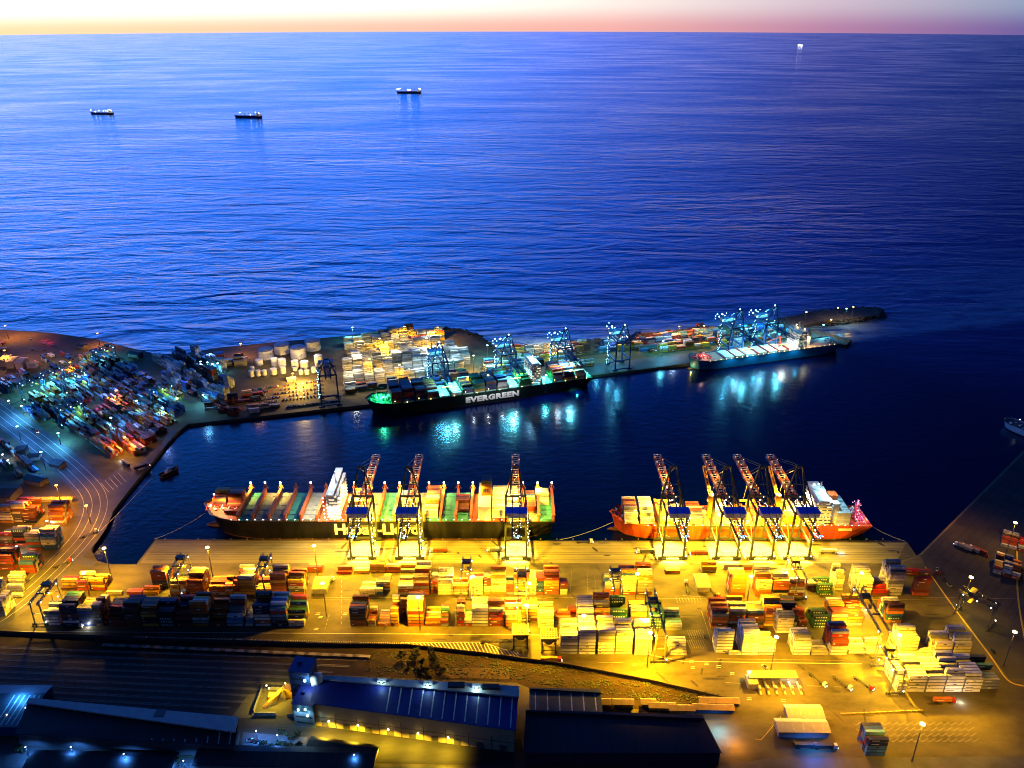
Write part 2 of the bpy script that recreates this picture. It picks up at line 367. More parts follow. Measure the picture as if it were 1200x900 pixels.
# ---------------------------------------------------------------- containers
CONT = []   # dict(p, ang, z, col, L, blk, bay, row, tier, front, top)
def cont(x, y, z, ang, col, L=12.19, **kw):
    d = dict(x=x, y=y, z=z, a=ang, c=col, L=L, blk=None, top=True, front=True); d.update(kw); CONT.append(d)
PAL = {
 'warm': ['orange'] * 5 + ['rust red'] * 3 + ['amber'] * 5 + ['cream'] * 3 + ['white'] * 3 + ['brown', 'grey'],
 'dark': ['navy'] * 3 + ['brown'] * 3 + ['rust red'] * 3 + ['black'] * 2 + ['grey', 'white', 'blue', 'green', 'orange'],
 'white': ['white'] * 7 + ['cream'] * 2 + ['pale grey'] * 2, 'grey': ['pale grey'] * 5 + ['white'] * 4 + ['grey'],
 'mix': ['white', 'cream', 'pale grey', 'grey', 'orange', 'rust red', 'brown', 'cream', 'blue', 'navy', 'rust red', 'orange', 'amber', 'white', 'green'],
 'blue': ['navy'] * 4 + ['blue'] * 2 + ['brown'] * 2 + ['teal', 'sky blue', 'grey', 'rust red'],
 'bluegrey': ['pale grey'] * 3 + ['sky blue'] * 3 + ['blue'] * 2 + ['navy'] + ['rust red', 'white'],
 'evg': ['green'] * 5 + ['amber'], 'brown': ['brown'] * 3 + ['rust red'] * 2 + ['pale grey'] * 2 + ['red']}
def stackset(o, ang, nb, nr, H, pal, blk=None, L=12.19, same=0.28, gap=0.55):
    """bays along ang, rows back from the front; H = tiers per bay (int, or (front, back))"""
    ux, uy = math.cos(ang), math.sin(ang); vx, vy = -uy, ux
    for b in range(nb):
        h = H[b % len(H)] if isinstance(H, (list, tuple)) else H
        pl = pal[b % len(pal)] if isinstance(pal, (list, tuple)) else pal
        if not h: continue
        hf, hb = h if isinstance(h, tuple) else (h, h)
        if hb >= 4: hb += 1
        if hf >= 4: hf += 1
        hs = []
        for r in range(nr):
            t = hf + (hb - hf) * (r / max(1, nr - 1)); k = int(round(t + random.choice((-1.4, -0.6, 0, 0, 0, 0.6)))); hs.append(max(1 if t >= 1 else 0, k))
        prev = random.choice(PAL[pl])
        for r in range(nr):
            for t in range(hs[r]):
                c = prev if random.random() < same else random.choice(PAL[pl]); prev = c
                s = b * (L + gap) + L / 2; q = r * 2.72 + 1.22
                s += random.uniform(-0.12, 0.12)
                cont(o.x + ux * s + vx * q, o.y + uy * s + vy * q, o.z + t * 2.9, ang, c, L, blk=blk, nb=nb, bay=b, row=r, tier=t,
                     top=(t == hs[r] - 1), front=(r == 0 or t >= hs[r - 1]))
def blk(x, y, nb, nr, H, pal, name=None, **kw): stackset(G(x, y), 0.0, nb, nr, H, pal, name, **kw)
# ---- near yard, street-side row (front edges from the survey)
blk(75, 734, 2, 6, [6, 5], ['dark'], 'dark block by the west gantry crane')
blk(113, 734, 1, 6, 5, 'mix', 'short block by the dark stacks', L=6.06)
blk(128, 734, 4, 6, [(3, 5), (5, 5), 5, (4, 5)], ['dark', 'dark', 'warm', 'dark'], 'long dark row beside the railway wall')
blk(207, 734, 4, 6, [(3, 5), 6, (1, 5), (3, 4)], ['dark', 'warm', 'dark', 'bluegrey'], 'stepped row beside the railway wall')
blk(287, 734, 1, 6, (2, 4), 'grey', 'small grey block by the blue stacks', L=6.06)
blk(299, 734, 3, 6, [6, (5, 6), (2, 5)], ['mix', 'bluegrey', 'mix'], 'blue topped block at the row end')
blk(52, 733, 1, 5, 3, 'white', 'little block under the west gantry crane')
blk(411, 734, 1, 6, (4, 6), 'dark', 'black block at the yard crossroads')
blk(431, 734, 1, 6, (2, 5), 'warm', 'low orange bay by the black block', L=6.06)
blk(443, 734, 1, 6, (1, 2), 'warm', 'low orange bay by the black block')
blk(458, 734, 1, 6, (4, 4), 'warm', 'slim stack by the tall cream stack', L=6.06)
blk(468, 716, 1, 3, (3, 4), 'warm'); blk(478, 734, 1, 6, 6, 'warm', 'tall cream stack mid yard')
blk(498, 734, 1, 6, (2, 4), 'warm', 'orange stack beside the tall cream stack')
blk(516, 734, 1, 6, (3, 4), 'dark', 'slim dark stack mid yard', L=6.06)
blk(535, 734, 1, 6, (4, 5), 'brown', 'slim brown stack under the gantry crane', L=6.06)
blk(544, 734, 1, 6, (1, 4), 'dark', 'dark gap bay under the gantry crane', L=6.06)
blk(553, 734, 1, 6, 5, 'grey', 'grey stack east of the gantry crane'); blk(572, 734, 1, 6, 4, 'brown', 'red striped stack by the hoppers')
blk(592, 734, 1, 6, (4, 5), 'warm', 'orange stack behind the hoppers'); blk(611, 728, 1, 4, 4, 'warm', 'orange stack behind the hoppers')
blk(630, 736, 1, 6, (4, 6), 'white', 'white stack east of the hoppers'); blk(650, 734, 1, 5, (2, 2), 'warm', 'low orange bays behind the white blocks')
blk(666, 734, 1, 5, 3, 'brown', 'low orange bays behind the white blocks', L=6.06)
blk(676, 735, 3, 6, [5, (4, 5), 4], ['white', 'warm', 'evg'], 'row behind the white blocks')
blk(738, 737, 1, 6, 4, 'mix', 'striped stack by the floodlit gantry'); blk(758, 737, 1, 6, 4, 'evg', 'green stack by the floodlit gantry')
blk(780, 739, 1, 6, (2, 4), 'bluegrey', 'blue footed stack by the floodlit gantry')
# ---- near yard, middle row
blk(72, 692, 2, 4, [(2, 3), 3], 'warm'); blk(106, 692, 1, 5, (3, 5), 'warm'); blk(125, 697, 1, 1, 1, 'brown'); blk(149, 697, 2, 2, [1, 2], ['warm'])
blk(180, 690, 1, 5, 4, 'dark'); blk(201, 697, 1, 5, 3, 'amber' if 0 else 'warm'); blk(222, 697, 1, 6, 5, 'warm'); blk(246, 697, 1, 6, (3, 4), 'warm')
blk(264, 697, 2, 5, [3, 3], ['warm'], L=6.06); blk(281, 697, 1, 6, (4, 4), 'warm'); blk(301, 697, 1, 5, 3, 'warm'); blk(319, 697, 1, 6, 5, 'warm'); blk(339, 697, 1, 6, (4, 5), 'mix')
blk(280, 672, 1, 2, 2, 'brown'); blk(361, 671, 1, 2, 2, 'warm'); blk(395, 673, 1, 2, 2, 'brown'); blk(415, 672, 1, 2, 1, 'amber' if 0 else 'warm'); blk(434, 671, 4, 2, [2, 1, 2, 2], 'warm')
blk(422, 697, 1, 5, (2, 3), 'warm'); blk(440, 697, 1, 4, (2, 2), 'mix', L=6.06); blk(449, 692, 1, 4, 3, 'warm', L=6.06)
blk(467, 697, 1, 5, (3, 3), 'cream' if 0 else 'warm'); blk(485, 697, 1, 6, 4, 'warm'); blk(505, 695, 1, 6, 3, 'warm', L=6.06); blk(513, 697, 1, 6, (4, 5), 'white')
blk(531, 697, 2, 5, [3, 4], 'warm'); blk(566, 697, 1, 5, 4, 'mix', L=6.06); blk(575, 697, 1, 6, 5, 'warm'); blk(593, 697, 1, 5, 3, 'mix', L=6.06); blk(602, 697, 1, 6, 5, 'warm')
blk(620, 697, 1, 5, 4, 'white', L=6.06); blk(628, 697, 1, 5, 4, 'dark', L=6.06); blk(637, 697, 1, 6, 5, 'warm'); blk(656, 697, 1, 4, 3, 'brown', L=6.06)
blk(708, 697, 1, 6, (3, 4), 'blue'); blk(727, 697, 1, 6, 5, 'mix'); blk(746, 697, 1, 6, (5, 6), 'warm')
blk(855, 698, 1, 5, 5, 'warm'); blk(885, 698, 1, 6, 5, 'warm'); blk(905, 698, 2, 6, [4, 4], ['mix', 'warm']); blk(945, 690, 1, 2, 2, 'brown'); blk(958, 698, 1, 6, (2, 3), 'evg'); blk(978, 692, 1, 5, 4, 'white', L=6.06)
blk(1002, 699, 1, 6, 6, 'white'); blk(1022, 699, 1, 4, 3, 'brown'); blk(1038, 698, 1, 6, 7, 'grey'); blk(1070, 698, 1, 2, 4, 'brown'); blk(1058, 674, 2, 2, [2, 1], 'brown'); blk(1040, 668, 1, 1, 2, 'brown')
blk(822, 671, 1, 2, 2, 'warm'); blk(848, 668, 5, 1, [1, 2, 1, 1, 1], 'warm'); blk(780, 672, 1, 2, 1, 'warm')
# ---- street-side rows, eastern half
blk(833, 737, 1, 6, 5, 'warm', 'orange block east of the crossroads'); blk(854, 731, 1, 6, 4, 'warm', 'orange block east of the crossroads')
blk(875, 736, 1, 6, (4, 6), 'blue', 'blue fronted block behind the white blocks'); blk(895, 734, 1, 6, 5, 'warm', 'amber bay behind the white blocks')
blk(914, 736, 1, 6, 5, 'dark', 'dark bay behind the white blocks'); blk(935, 738, 1, 6, (3, 4), 'brown', 'red bay behind the white blocks', L=6.06)
blk(951, 736, 1, 6, (3, 5), 'evg', 'dark green stack east yard'); blk(972, 734, 1, 6, 4, 'warm', 'orange bays east yard'); blk(991, 733, 1, 6, 4, 'warm', 'orange bays east yard')
blk(1037, 730, 1, 6, (4, 6), 'mix', 'green striped stack east yard')
blk(838, 765, 1, 4, 5, 'white', 'grey white stack by the crossroads'); blk(868, 768, 1, 6, (6, 7), 'white', 'tall white stack east of the crossroads'); blk(888, 768, 1, 6, (3, 6), 'white', 'stepped white stack east of the crossroads')
blk(854, 768, 1, 1, 1, 'white', 'grey white stack by the crossroads'); blk(909, 742, 1, 3, 5, 'white', 'white stack behind the lamp mast')
blk(929, 768, 1, 5, (4, 5), 'white', 'white stack behind the gatehouse'); blk(951, 768, 1, 5, (1, 3), 'cream' if 0 else 'white', 'low cream bay behind the gatehouse')
blk(972, 768, 1, 6, (5, 6), 'brown', 'striped brown stack east yard'); blk(994, 766, 2, 4, [2, 2], 'white', 'low white bays under the east gantry')
blk(1054, 766, 1, 6, (4, 6), 'white', 'white stack beside the east gantry'); blk(1076, 768, 1, 2, 1, 'white', 'cream stack near the yellow kerb')
blk(1094, 768, 1, 5, (3, 5), 'white', 'cream stack near the yellow kerb'); blk(1116, 768, 1, 6, (4, 6), 'white', 'last cream stack near the yellow kerb')
blk(657, 767, 2, 7, [(5, 6), 6], ['grey', 'white'], 'west pair of tall white stacks'); blk(700, 767, 2, 7, [6, 6], 'white', 'middle pair of tall white stacks')
blk(743, 768, 1, 7, 6, 'white', 'floodlit white stack'); blk(785, 768, 1, 5, (2, 3), 'white', 'low white stack beside the gantry')
# ---- south-east block
blk(1050, 812, 1, 8, 4, 'white', 'southeast block west end', L=6.06); blk(1062, 811, 4, 8, [4, 4, 4, 4], ['white', 'white', 'white', 'white'], 'southeast white block')
blk(1148, 808, 1, 8, (3, 4), 'blue', 'dark end of the southeast block')
blk(1014, 886, 1, 5, 4, 'blue', 'small stack by the south lamp post')
# ---- west gate blocks
blk(0, 613, 1, 6, 4, 'warm'); blk(17, 612, 1, 6, 5, 'mix'); blk(60, 616, 1, 6, 5, 'warm'); blk(27, 613, 1, 6, 4, 'dark'); blk(0, 640, 1, 5, 3, 'mix'); blk(18, 640, 1, 4, 4, 'dark'); blk(33, 645, 2, 5, [4, 5], 'bluegrey')
blk(-30, 613, 1, 6, 4, 'mix'); blk(25, 672, 1, 5, 4, 'mix'); blk(0, 668, 1, 5, 4, 'dark'); blk(-25, 668, 1, 5, 4, 'mix')
for k in range(4): blk(8 + k * 1.5, 700 - k * 7.5, 1, 1, 2, 'white')
blk(-20, 716, 1, 6, 5, 'white'); blk(-2, 722, 1, 5, 4, 'white', L=6.06)
# ---- pier blocks (turned)
stackset(G(1163, 671), math.radians(-32), 3, 8, [2, 3, 2], 'mix', L=6.06); stackset(G(1172, 640), math.radians(-32), 2, 6, [2, 2], 'brown', L=12.19)
# ---- filled areas
def inside(p, poly):
    c = False; n = len(poly)
    for i in range(n):
        a, b = poly[i], poly[i - 1]
        if (a[1] > p[1]) != (b[1] > p[1]) and p[0] < (b[0] - a[0]) * (p[1] - a[1]) / (b[1] - a[1]) + a[0]: c = not c
    return c
def fill(polypx, ang, H, pal, rows=5, aisle=7.0, crossgap=0.0, every=6, p_empty=0.06, cont_L=12.19):
    P = [G(*q) for q in polypx]; cx = sum(p.x for p in P) / len(P); cy_ = sum(p.y for p in P) / len(P)
    ux, uy = math.cos(ang), math.sin(ang); vx, vy = -uy, ux
    loc = [((p.x - cx) * ux + (p.y - cy_) * uy, (p.x - cx) * vx + (p.y - cy_) * vy) for p in P]
    s0, s1 = min(l[0] for l in loc), max(l[0] for l in loc); t0, t1 = min(l[1] for l in loc), max(l[1] for l in loc)
    t = t0; g = 0
    while t < t1:
        s = s0 + random.uniform(0, 4); i = 0; pl = None
        while s < s1:
            ok = all(inside((s + a, t + b), loc) for a, b in ((1, 1), (cont_L - 1, 1), (1, rows * 2.62 - 1), (cont_L - 1, rows * 2.62 - 1)))
            if ok and random.random() > p_empty:
                h = random.choice(H); h = min(h, 3) if h < 4 else h - 1; pl = random.choice(pal) if pl is None or random.random() < 0.4 else pl
                stackset(Vector((cx + ux * s + vx * t, cy_ + uy * s + vy * t, 0)), ang, 1, rows, (h, h), pl, None, cont_L, same=0.35)
            s += cont_L + 0.6; i += 1
            if crossgap and i % every == 0: s += crossgap
        t += rows * 2.62 + aisle; g += 1
fill([(401, 400), (452, 391), (518, 388), (524, 400), (516, 404), (404, 412)], QANG, [4, 5, 5], ['grey', 'white', 'warm'], rows=3, aisle=9)
fill([(402, 412), (516, 402), (548, 412), (556, 428), (545, 436), (403, 452)], QANG, [4, 5, 5], ['white', 'grey', 'white'], rows=4, aisle=13, p_empty=0.03)
fill([(402, 453), (470, 444), (548, 434), (556, 446), (404, 463)], QANG, [2, 3], ['mix', 'blue'], rows=2, aisle=4, p_empty=0.25)
fill([(560, 428), (590, 420), (690, 408), (700, 428), (600, 440), (560, 442)], QANG, [3, 4, 2], ['mix', 'bluegrey', 'warm'], rows=3, aisle=5, p_empty=0.15)
fill([(583, 412), (690, 402), (700, 410), (583, 422)], QANG, [3, 3, 4], ['warm', 'mix', 'grey'], rows=3, aisle=4, p_empty=0.05)
fill([(694, 402), (838, 385), (850, 396), (700, 414)], QANG, [4, 3, 4], ['warm', 'mix', 'bluegrey'], rows=3, aisle=3, p_empty=0.02)
fill([(742, 408), (850, 394), (880, 400), (760, 419)], QANG, [2, 3, 3], ['dark', 'warm', 'blue'], rows=3, aisle=3, p_empty=0.05)
fill([(855, 384), (905, 382), (960, 395), (860, 408)], QANG, [2, 3], ['bluegrey', 'white', 'warm'], rows=3, aisle=6, p_empty=0.2)
RD = G(100, 560) - G(0, 480); RANG = math.atan2(RD.y, RD.x)
fill([(160, 424), (236, 415), (262, 430), (282, 452), (268, 486), (238, 490), (222, 470), (190, 445)], RANG, [3, 4, 5, 5], ['grey', 'grey', 'bluegrey', 'blue'], rows=3, aisle=13, p_empty=0.05)
fill([(25, 480), (45, 455), (80, 425), (118, 414), (158, 426), (196, 452), (226, 478), (222, 488), (186, 520), (152, 540), (116, 541), (70, 512)], RANG, [2, 3, 3, 4], ['dark', 'mix', 'blue', 'warm', 'brown'], rows=5, aisle=5, p_empty=0.08)
fill([(272, 460), (300, 455), (320, 470), (300, 484), (246, 490), (240, 480)], QANG, [1, 2, 3], ['dark', 'mix', 'blue'], rows=2, aisle=6, p_empty=0.35)
fill([(288, 477), (338, 470), (340, 478), (290, 485)], QANG, [1, 2], ['white', 'blue'], rows=2, aisle=4)
fill([(402, 452), (418, 450), (430, 466), (404, 470)], QANG, [1, 2], ['blue'], rows=2, aisle=4, p_empty=0.3)
fill([(-60, 440), (28, 438), (50, 444), (14, 466), (-60, 490)], RANG, [2, 3, 2], ['dark', 'blue', 'grey'], rows=3, aisle=6, p_empty=0.2)
fill([(55, 412), (100, 416), (92, 424), (60, 434), (30, 432)], RANG, [1, 2], ['mix', 'dark', 'warm'], rows=2, aisle=7, p_empty=0.35)
fill([(-60, 500), (-4, 500), (48, 542), (56, 562), (-60, 562)], RANG, [1, 2, 1], ['dark', 'blue', 'mix'], rows=2, aisle=10, p_empty=0.45)
fill([(-60, 396), (20, 402), (16, 410), (-60, 412)], 0.1, [1, 2], ['warm', 'white'], rows=2, aisle=6, p_empty=0.3)
fill([(228, 418), (280, 412), (292, 428), (268, 440)], QANG, [2, 3], ['blue', 'dark', 'grey'], rows=3, aisle=7, p_empty=0.2)
# ---------------------------------------------------------------- ships
M_DECKO = mat('ship_deck_orange', (0.42, 0.10, 0.03), 0.6, var=0.3, scale=0.2); M_HB = mat('hull_black', (0.008, 0.008, 0.009), 0.45, var=0.75, scale=0.12, stretch=(1.5, 1, 0.25))
M_BOOT = mat('hull_boot_brown', (0.16, 0.065, 0.03), 0.6, var=0.3, scale=0.1); M_HO = mat('hull_orange_red', (0.55, 0.075, 0.012), 0.5, var=0.45, scale=0.25, stretch=(1.5, 1, 0.25))
M_HG = mat('hull_dark_green', (0.004, 0.016, 0.014), 0.4, var=0.3); M_HBL = mat('hull_blue', (0.03, 0.16, 0.30), 0.45, var=0.2, scale=0.08)
M_WHITE = mat('ship_white', (0.78, 0.77, 0.72), 0.5, var=0.08); M_FUN = mat('funnel_orange', (0.65, 0.22, 0.02), 0.5, var=0.1); M_BLK = mat('black_paint', (0.015, 0.015, 0.017), 0.5)
M_TEAL = mat('hatch_teal', (0.06, 0.30, 0.30), 0.6, var=0.2); M_HGREY = mat('hatch_grey', (0.30, 0.31, 0.28), 0.6, var=0.25); M_PINK = mat('hatch_pale_red', (0.50, 0.28, 0.22), 0.6, var=0.2)
M_GLASS = mat('window_glass', (0.02, 0.03, 0.04), 0.15, spec=0.6); M_BRED = mat('ship_fitting_red', (0.55, 0.05, 0.03), 0.5)
M_YCR = mat('crane_yellow', (0.75, 0.38, 0.03), 0.5, var=0.1)
def hull(root, L, B, D, mats, fore=3.0, bulb=True, flare=0.18, sternup=0.0):
    """local x from stern 0 to bow L, z = 0 water"""
    N = 28; lv = [-4.0, 0.9, D * 0.55, D, D + 1.2]; mb = MB(); rings = []
    for i in range(N + 1):
        t = i / N; ring = []
        for k, z in enumerate(lv):
            kk = k / (len(lv) - 1)
            b0 = 0.80 + 0.07 * kk                                   # where the bow taper starts
            full = 1.0
            if t > b0: full = math.sqrt(max(0.0, 1 - ((t - b0) / (1 - b0)) ** (1.6 + 0.9 * kk)))
            if t < 0.14 and kk < 0.7: full *= 1 - (1 - t / 0.14) ** 2 * (0.75 - kk)
            x = t * L * (0.962 + 0.038 * kk) + (1 - kk) * 0.012 * L * (1 - t)
            zz = z
            if k >= 2: zz = z + (fore * max(0, (t - 0.88) / 0.12) ** 0.7 if t > 0.88 else 0) * (0.5 if k == 2 else 1)
            ring.append((x, full * B / 2, zz))
        rings.append(ring)
    for sgn in (1, -1):
        for i in range(N):
            for k in range(len(lv) - 1):
                a, b, c_, d = rings[i][k], rings[i + 1][k], rings[i + 1][k + 1], rings[i][k + 1]
                q = [(p[0], p[1] * sgn, p[2]) for p in (a, b, c_, d)]
                if sgn == 1: q.reverse()
                mb.face(q, 1 if k == 0 else 0)
    r = rings[0]
    for k in range(len(lv) - 1): mb.face([(r[k][0], r[k][1], r[k][2]), (r[k][0], -r[k][1], r[k][2]), (r[k + 1][0], -r[k + 1][1], r[k + 1][2]), (r[k + 1][0], r[k + 1][1], r[k + 1][2])][::-1], 0 if k else 1)
    ho = mb.build('hull', mats[:2], root)
    mb = MB()
    for i in range(N):
        a, b = rings[i][3], rings[i + 1][3]; mb.face([(a[0], -a[1], a[2]), (b[0], -b[1], b[2]), (b[0], b[1], b[2]), (a[0], a[1], a[2])])
    mb.build('deck', mats[2], root)
    if bulb:
        mb = MB()
        for j in range(5):
            x0 = L * 0.945 + j * L * 0.012; r_ = B * 0.085 * math.sqrt(1 - (j / 5) ** 2); x1 = x0 + L * 0.012; r1 = B * 0.085 * math.sqrt(max(0, 1 - ((j + 1) / 5) ** 2)) + 0.02; n = 8
            for i in range(n):
                a, b = 2 * PI * i / n, 2 * PI * (i + 1) / n
                mb.face([(x0, r_ * math.cos(a), -0.4 + r_ * math.sin(a)), (x1, r1 * math.cos(a), -0.4 + r1 * math.sin(a)), (x1, r1 * math.cos(b), -0.4 + r1 * math.sin(b)), (x0, r_ * math.cos(b), -0.4 + r_ * math.sin(b))][::-1])
        mb.build('bulbous_bow', mats[1], root, smooth=True)
    return ho
def lettering(text, size, loc, root, m, rz=0.0, rx=PI / 2, stretch=1.0, bold=0.03, name='hull_lettering', sp=1.0):
    cu = bpy.data.curves.new(name, 'FONT'); cu.body = text; cu.size = size; cu.offset = size * bold; cu.extrude = 0.04; cu.space_character = sp; cu.resolution_u = 3
    t = bpy.data.objects.new(name, cu); COL.objects.link(t)
    dg = bpy.context.evaluated_depsgraph_get(); me = bpy.data.meshes.new_from_object(t.evaluated_get(dg)); bpy.data.objects.remove(t)
    me.materials.clear(); me.materials.append(m)
    o = bpy.data.objects.new(name, me); COL.objects.link(o); o.location = loc; o.rotation_euler = (rx, 0, rz); o.scale = (stretch, 1, 1); o.parent = root
    return o
def window_rows():
    m = mat('window_rows', (0.02, 0.03, 0.04), 0.2); nt = m.node_tree; b = nt.nodes['Principled BSDF']; tc = node(nt, 'ShaderNodeTexCoord'); v = node(nt, 'ShaderNodeTexVoronoi'); v.inputs['Scale'].default_value = 0.55
    nt.links.new(tc.outputs['Object'], v.inputs['Vector']); g = node(nt, 'ShaderNodeMath', operation='GREATER_THAN'); g.inputs[1].default_value = 0.55; nt.links.new(v.outputs['Color'], g.inputs[0])
    g2 = node(nt, 'ShaderNodeMath', operation='MULTIPLY'); g2.inputs[1].default_value = 1.6; nt.links.new(g.outputs[0], g2.inputs[0]); nt.links.new(g2.outputs[0], b.inputs['Emission Strength']); b.inputs['Emission Color'].default_value = (1, 0.85, 0.5, 1)
    m.cycles.emission_sampling = 'NONE'; return m
def house(root, x0, x1, B, z0, h, name='superstructure', m=None, bridge=True, lit=E_WHT, winlit=True):
    m = m or M_WHITE; mb = MB(); n = max(2, int(h / 3.1)); xc = (x0 + x1) / 2; W = x1 - x0
    mb.box(xc, 0, z0, W, B * 0.80, h, 0)
    for k in range(n):
        zz = z0 + (k + 1) * h / n - 0.25; mb.box(xc, 0, zz, W + 1.6, B * 0.82 + 1.2, 0.22, 0)
    hs = mb.build(name, m, root)
    for k in range(n):
        mb = MB(); mb.box(xc, 0, z0 + k * h / n + 1.2, W + 0.16, B * 0.80 + 0.16, 0.9, 0); mb.build('window_band', MATS.get('window_rows') or window_rows(), hs)
    if bridge:
        mb = MB(); mb.box(xc + W * 0.1, 0, z0 + h, W * 0.6, B * 0.98, 2.8, 0); mb.box(xc + W * 0.1, 0, z0 + h + 2.82, W * 0.7, B * 1.0, 0.3, 0)
        mb.build('wheelhouse', m, hs)
        mb = MB(); mb.beam((xc, 0, z0 + h + 3), (xc, 0, z0 + h + 13), 0.7); mb.beam((xc, -4, z0 + h + 8), (xc, 4, z0 + h + 8), 0.4); mb.beam((xc, -2.5, z0 + h + 11), (xc, 2.5, z0 + h + 11), 0.3); mb.box(xc, 0, z0 + h + 9.4, 0.5, 4.0, 0.5)
        mb.build('radar_mast', m, root)
    return hs
BALLS = {}
def bead_mesh(pts, r, m, parent, name='floodlight'):
    if len(pts) > 12:
        mb = MB()
        for i_, p in enumerate(pts):
            mb.ball(p[0], p[1], p[2], r)
            if i_: mb.beam(pts[i_ - 1], p, 0.07, 0.07, 1)  # added wire joining separate lamps into one mesh
        return mb.build('light_string', [m, M_DOOR_GAP], parent)
    o = None
    for p in pts:
        key = (m.name, round(r, 2), name)
        if key not in BALLS: b = MB(); b.ball(0, 0, 0, r); o = b.build(name, m, parent, p); BALLS[key] = o.data
        else: o = bpy.data.objects.new(name, BALLS[key]); COL.objects.link(o); o.parent = parent; o.location = p
    return o
def fitting_clutter(root, x0, x1, B, z, m, n=40, name='mooring_gear'):
    mb = MB()
    for i in range(n):
        x = random.uniform(x0, x1); t = (x - x0) / (x1 - x0); y = random.uniform(-1, 1) * B / 2 * 0.8
        if random.random() < 0.5: mb.cyl(x, y, z, random.uniform(0.3, 0.9), random.uniform(0.6, 2.0), 0, 8)
        else: mb.box(x, y, z, random.uniform(1, 3), random.uniform(0.8, 2), random.uniform(0.5, 2.2), random.choice((0, 1)), random.uniform(0, 3))
    for k in range(4): mb.beam((x0 + k * (x1 - x0) / 4, -B * 0.35, z + 1.2), (x0 + k * (x1 - x0) / 4, B * 0.35, z + 1.2), 0.25, 0.25, 1)
    return mb.build(name, [m, M_WHITE], root)
def ship_bay(root_loc, rz, x0, B, z, tiers, pal, L=12.19, nrows=None, side=None):
    """containers stowed across the beam, bow at +x"""
    n = nrows or int(B * 0.92 / 2.6); ux, uy = math.cos(rz), math.sin(rz); prev = random.choice(PAL[pal])
    for r in range(n):
        y = (r - (n - 1) / 2) * 2.6; h = tiers if isinstance(tiers, int) else tiers[min(len(tiers) - 1, r * len(tiers) // n)]
        for t in range(h):
            c = prev if random.random() < 0.5 else random.choice(PAL[pal]); prev = c; x = x0 + L / 2
            near = r == (n - 1 if abs(rz) > PI / 2 else 0)
            cont(root_loc.x + ux * x - uy * y, root_loc.y + uy * x + ux * y, root_loc.z + z + t * 2.7, rz, c, L, front=near, top=t == h - 1)
# ---- black ship (west berth), bow to the west
R1 = Vector((38, 620, WZ)); A1 = PI
s1 = thing('container_ship', R1, A1, 'black hulled container ship with white hull lettering and orange lashing bridges at the west berth', 'ship', 'ships moored in the harbour')
L1, B1, D1 = 317.0, 47.0, 18.0
hull(s1, L1, B1, D1, [M_HB, M_BOOT, M_DECKO], fore=4.0)
mb = MB()
for x in [xx / 10 for xx in range(0, 3000, 100)]:
    pass
lamp_px = [293, 310, 328, 346, 363.6, 381.6, 415, 433, 450.5, 468, 485, 502.5, 520, 537, 554, 596, 612.6, 630, 646.6]
nolamp = {346, 381.6, 433, 485, 596}
def lx1(px): return 38 - (px - 600) * 0.787
litA = []; hatch_cols = {}
for k, px in enumerate(lamp_px):
    x = lx1(px); mb = MB()
    mb.box(x, 0, D1, 1.3, B1 * 0.94, 7.0, 0); mb.box(x, 0, D1 + 7.02, 2.4, B1 * 0.96, 0.4, 0)
    for j in range(9): mb.box(x, -B1 * 0.45 + j * B1 * 0.9 / 8, D1, 1.9, 0.7, 7.0, 0)
    mb.beam((x, B1 * -0.46, D1 + 7), (x, B1 * -0.46, D1 + 12.5), 1.1, 1.1)
    for q in (1, -1): mb.beam((x + q * 2.6, B1 * -0.46, D1 + 7), (x, B1 * -0.46, D1 + 12.5), 0.4, 0.4)
    br = mb.build('lashing_bridge', mat('lashing_bridge_orange', (0.45, 0.12, 0.035), 0.6, var=0.25), s1)
    if px not in nolamp: bead_mesh([(x, -B1 * 0.46, D1 + 13.2)], 1.0, E_WHT, br, 'lamp'); litA.append(x)
hc = [M_TEAL, M_HGREY, M_HGREY, M_TEAL, M_HGREY, M_HGREY, M_TEAL]
for k in range(len(lamp_px) - 1):
    a, b = lx1(lamp_px[k]), lx1(lamp_px[k + 1])
    if lamp_px[k] in (381.6, 554): continue
    mid_ = (a + b) / 2; w_ = abs(a - b) - 2.2; mb = MB()
    for q in range(3):
        mb.box(mid_, -B1 * 0.31 + q * B1 * 0.31, D1, w_, B1 * 0.30, 2.2 + 0.3 * (q == 1), 0); mb.box(mid_, -B1 * 0.31 + q * B1 * 0.31, D1 + 2.52 + 0.3 * (q == 1), w_ * 0.92, 0.4, 0.15, 0)
    mb.build('hatch_cover', [M_TEAL, M_HGREY, M_HGREY, M_TEAL, M_HGREY, M_TEAL, M_HGREY, M_HGREY, M_TEAL, M_HGREY, M_HGREY, M_TEAL, M_TEAL, M_TEAL, M_HGREY, M_HGREY, M_HGREY][k % 17], s1)
hs = house(s1, lx1(406), lx1(394), B1, D1, 25); bead_mesh([(lx1(399), y, D1 + 24 + 5 * (k % 2)) for k, y in enumerate(range(-22, 23, 4))], 0.7, E_ICE, hs)
bead_mesh([(lx1(399) + dx, 20, D1 + 3 + 4 * j) for j in range(6) for dx in (-7, 7)], 0.6, E_WHT, hs)
mb = MB(); mb.box(lx1(569), 0, D1, 11, B1 * 0.86, 14, 0); mb.box(lx1(586), 0, D1, 9, B1 * 0.7, 9, 0); mb.build('engine_casing', M_WHITE, s1)
mb = MB(); mb.box(lx1(571), -4, D1 + 14, 9.5, 12, 12, 0, top=0.92); mb.box(lx1(571), -4, D1 + 26.02, 8.6, 10.8, 3.2, 1)
mb.build('funnel', [M_FUN, M_BLK], s1)
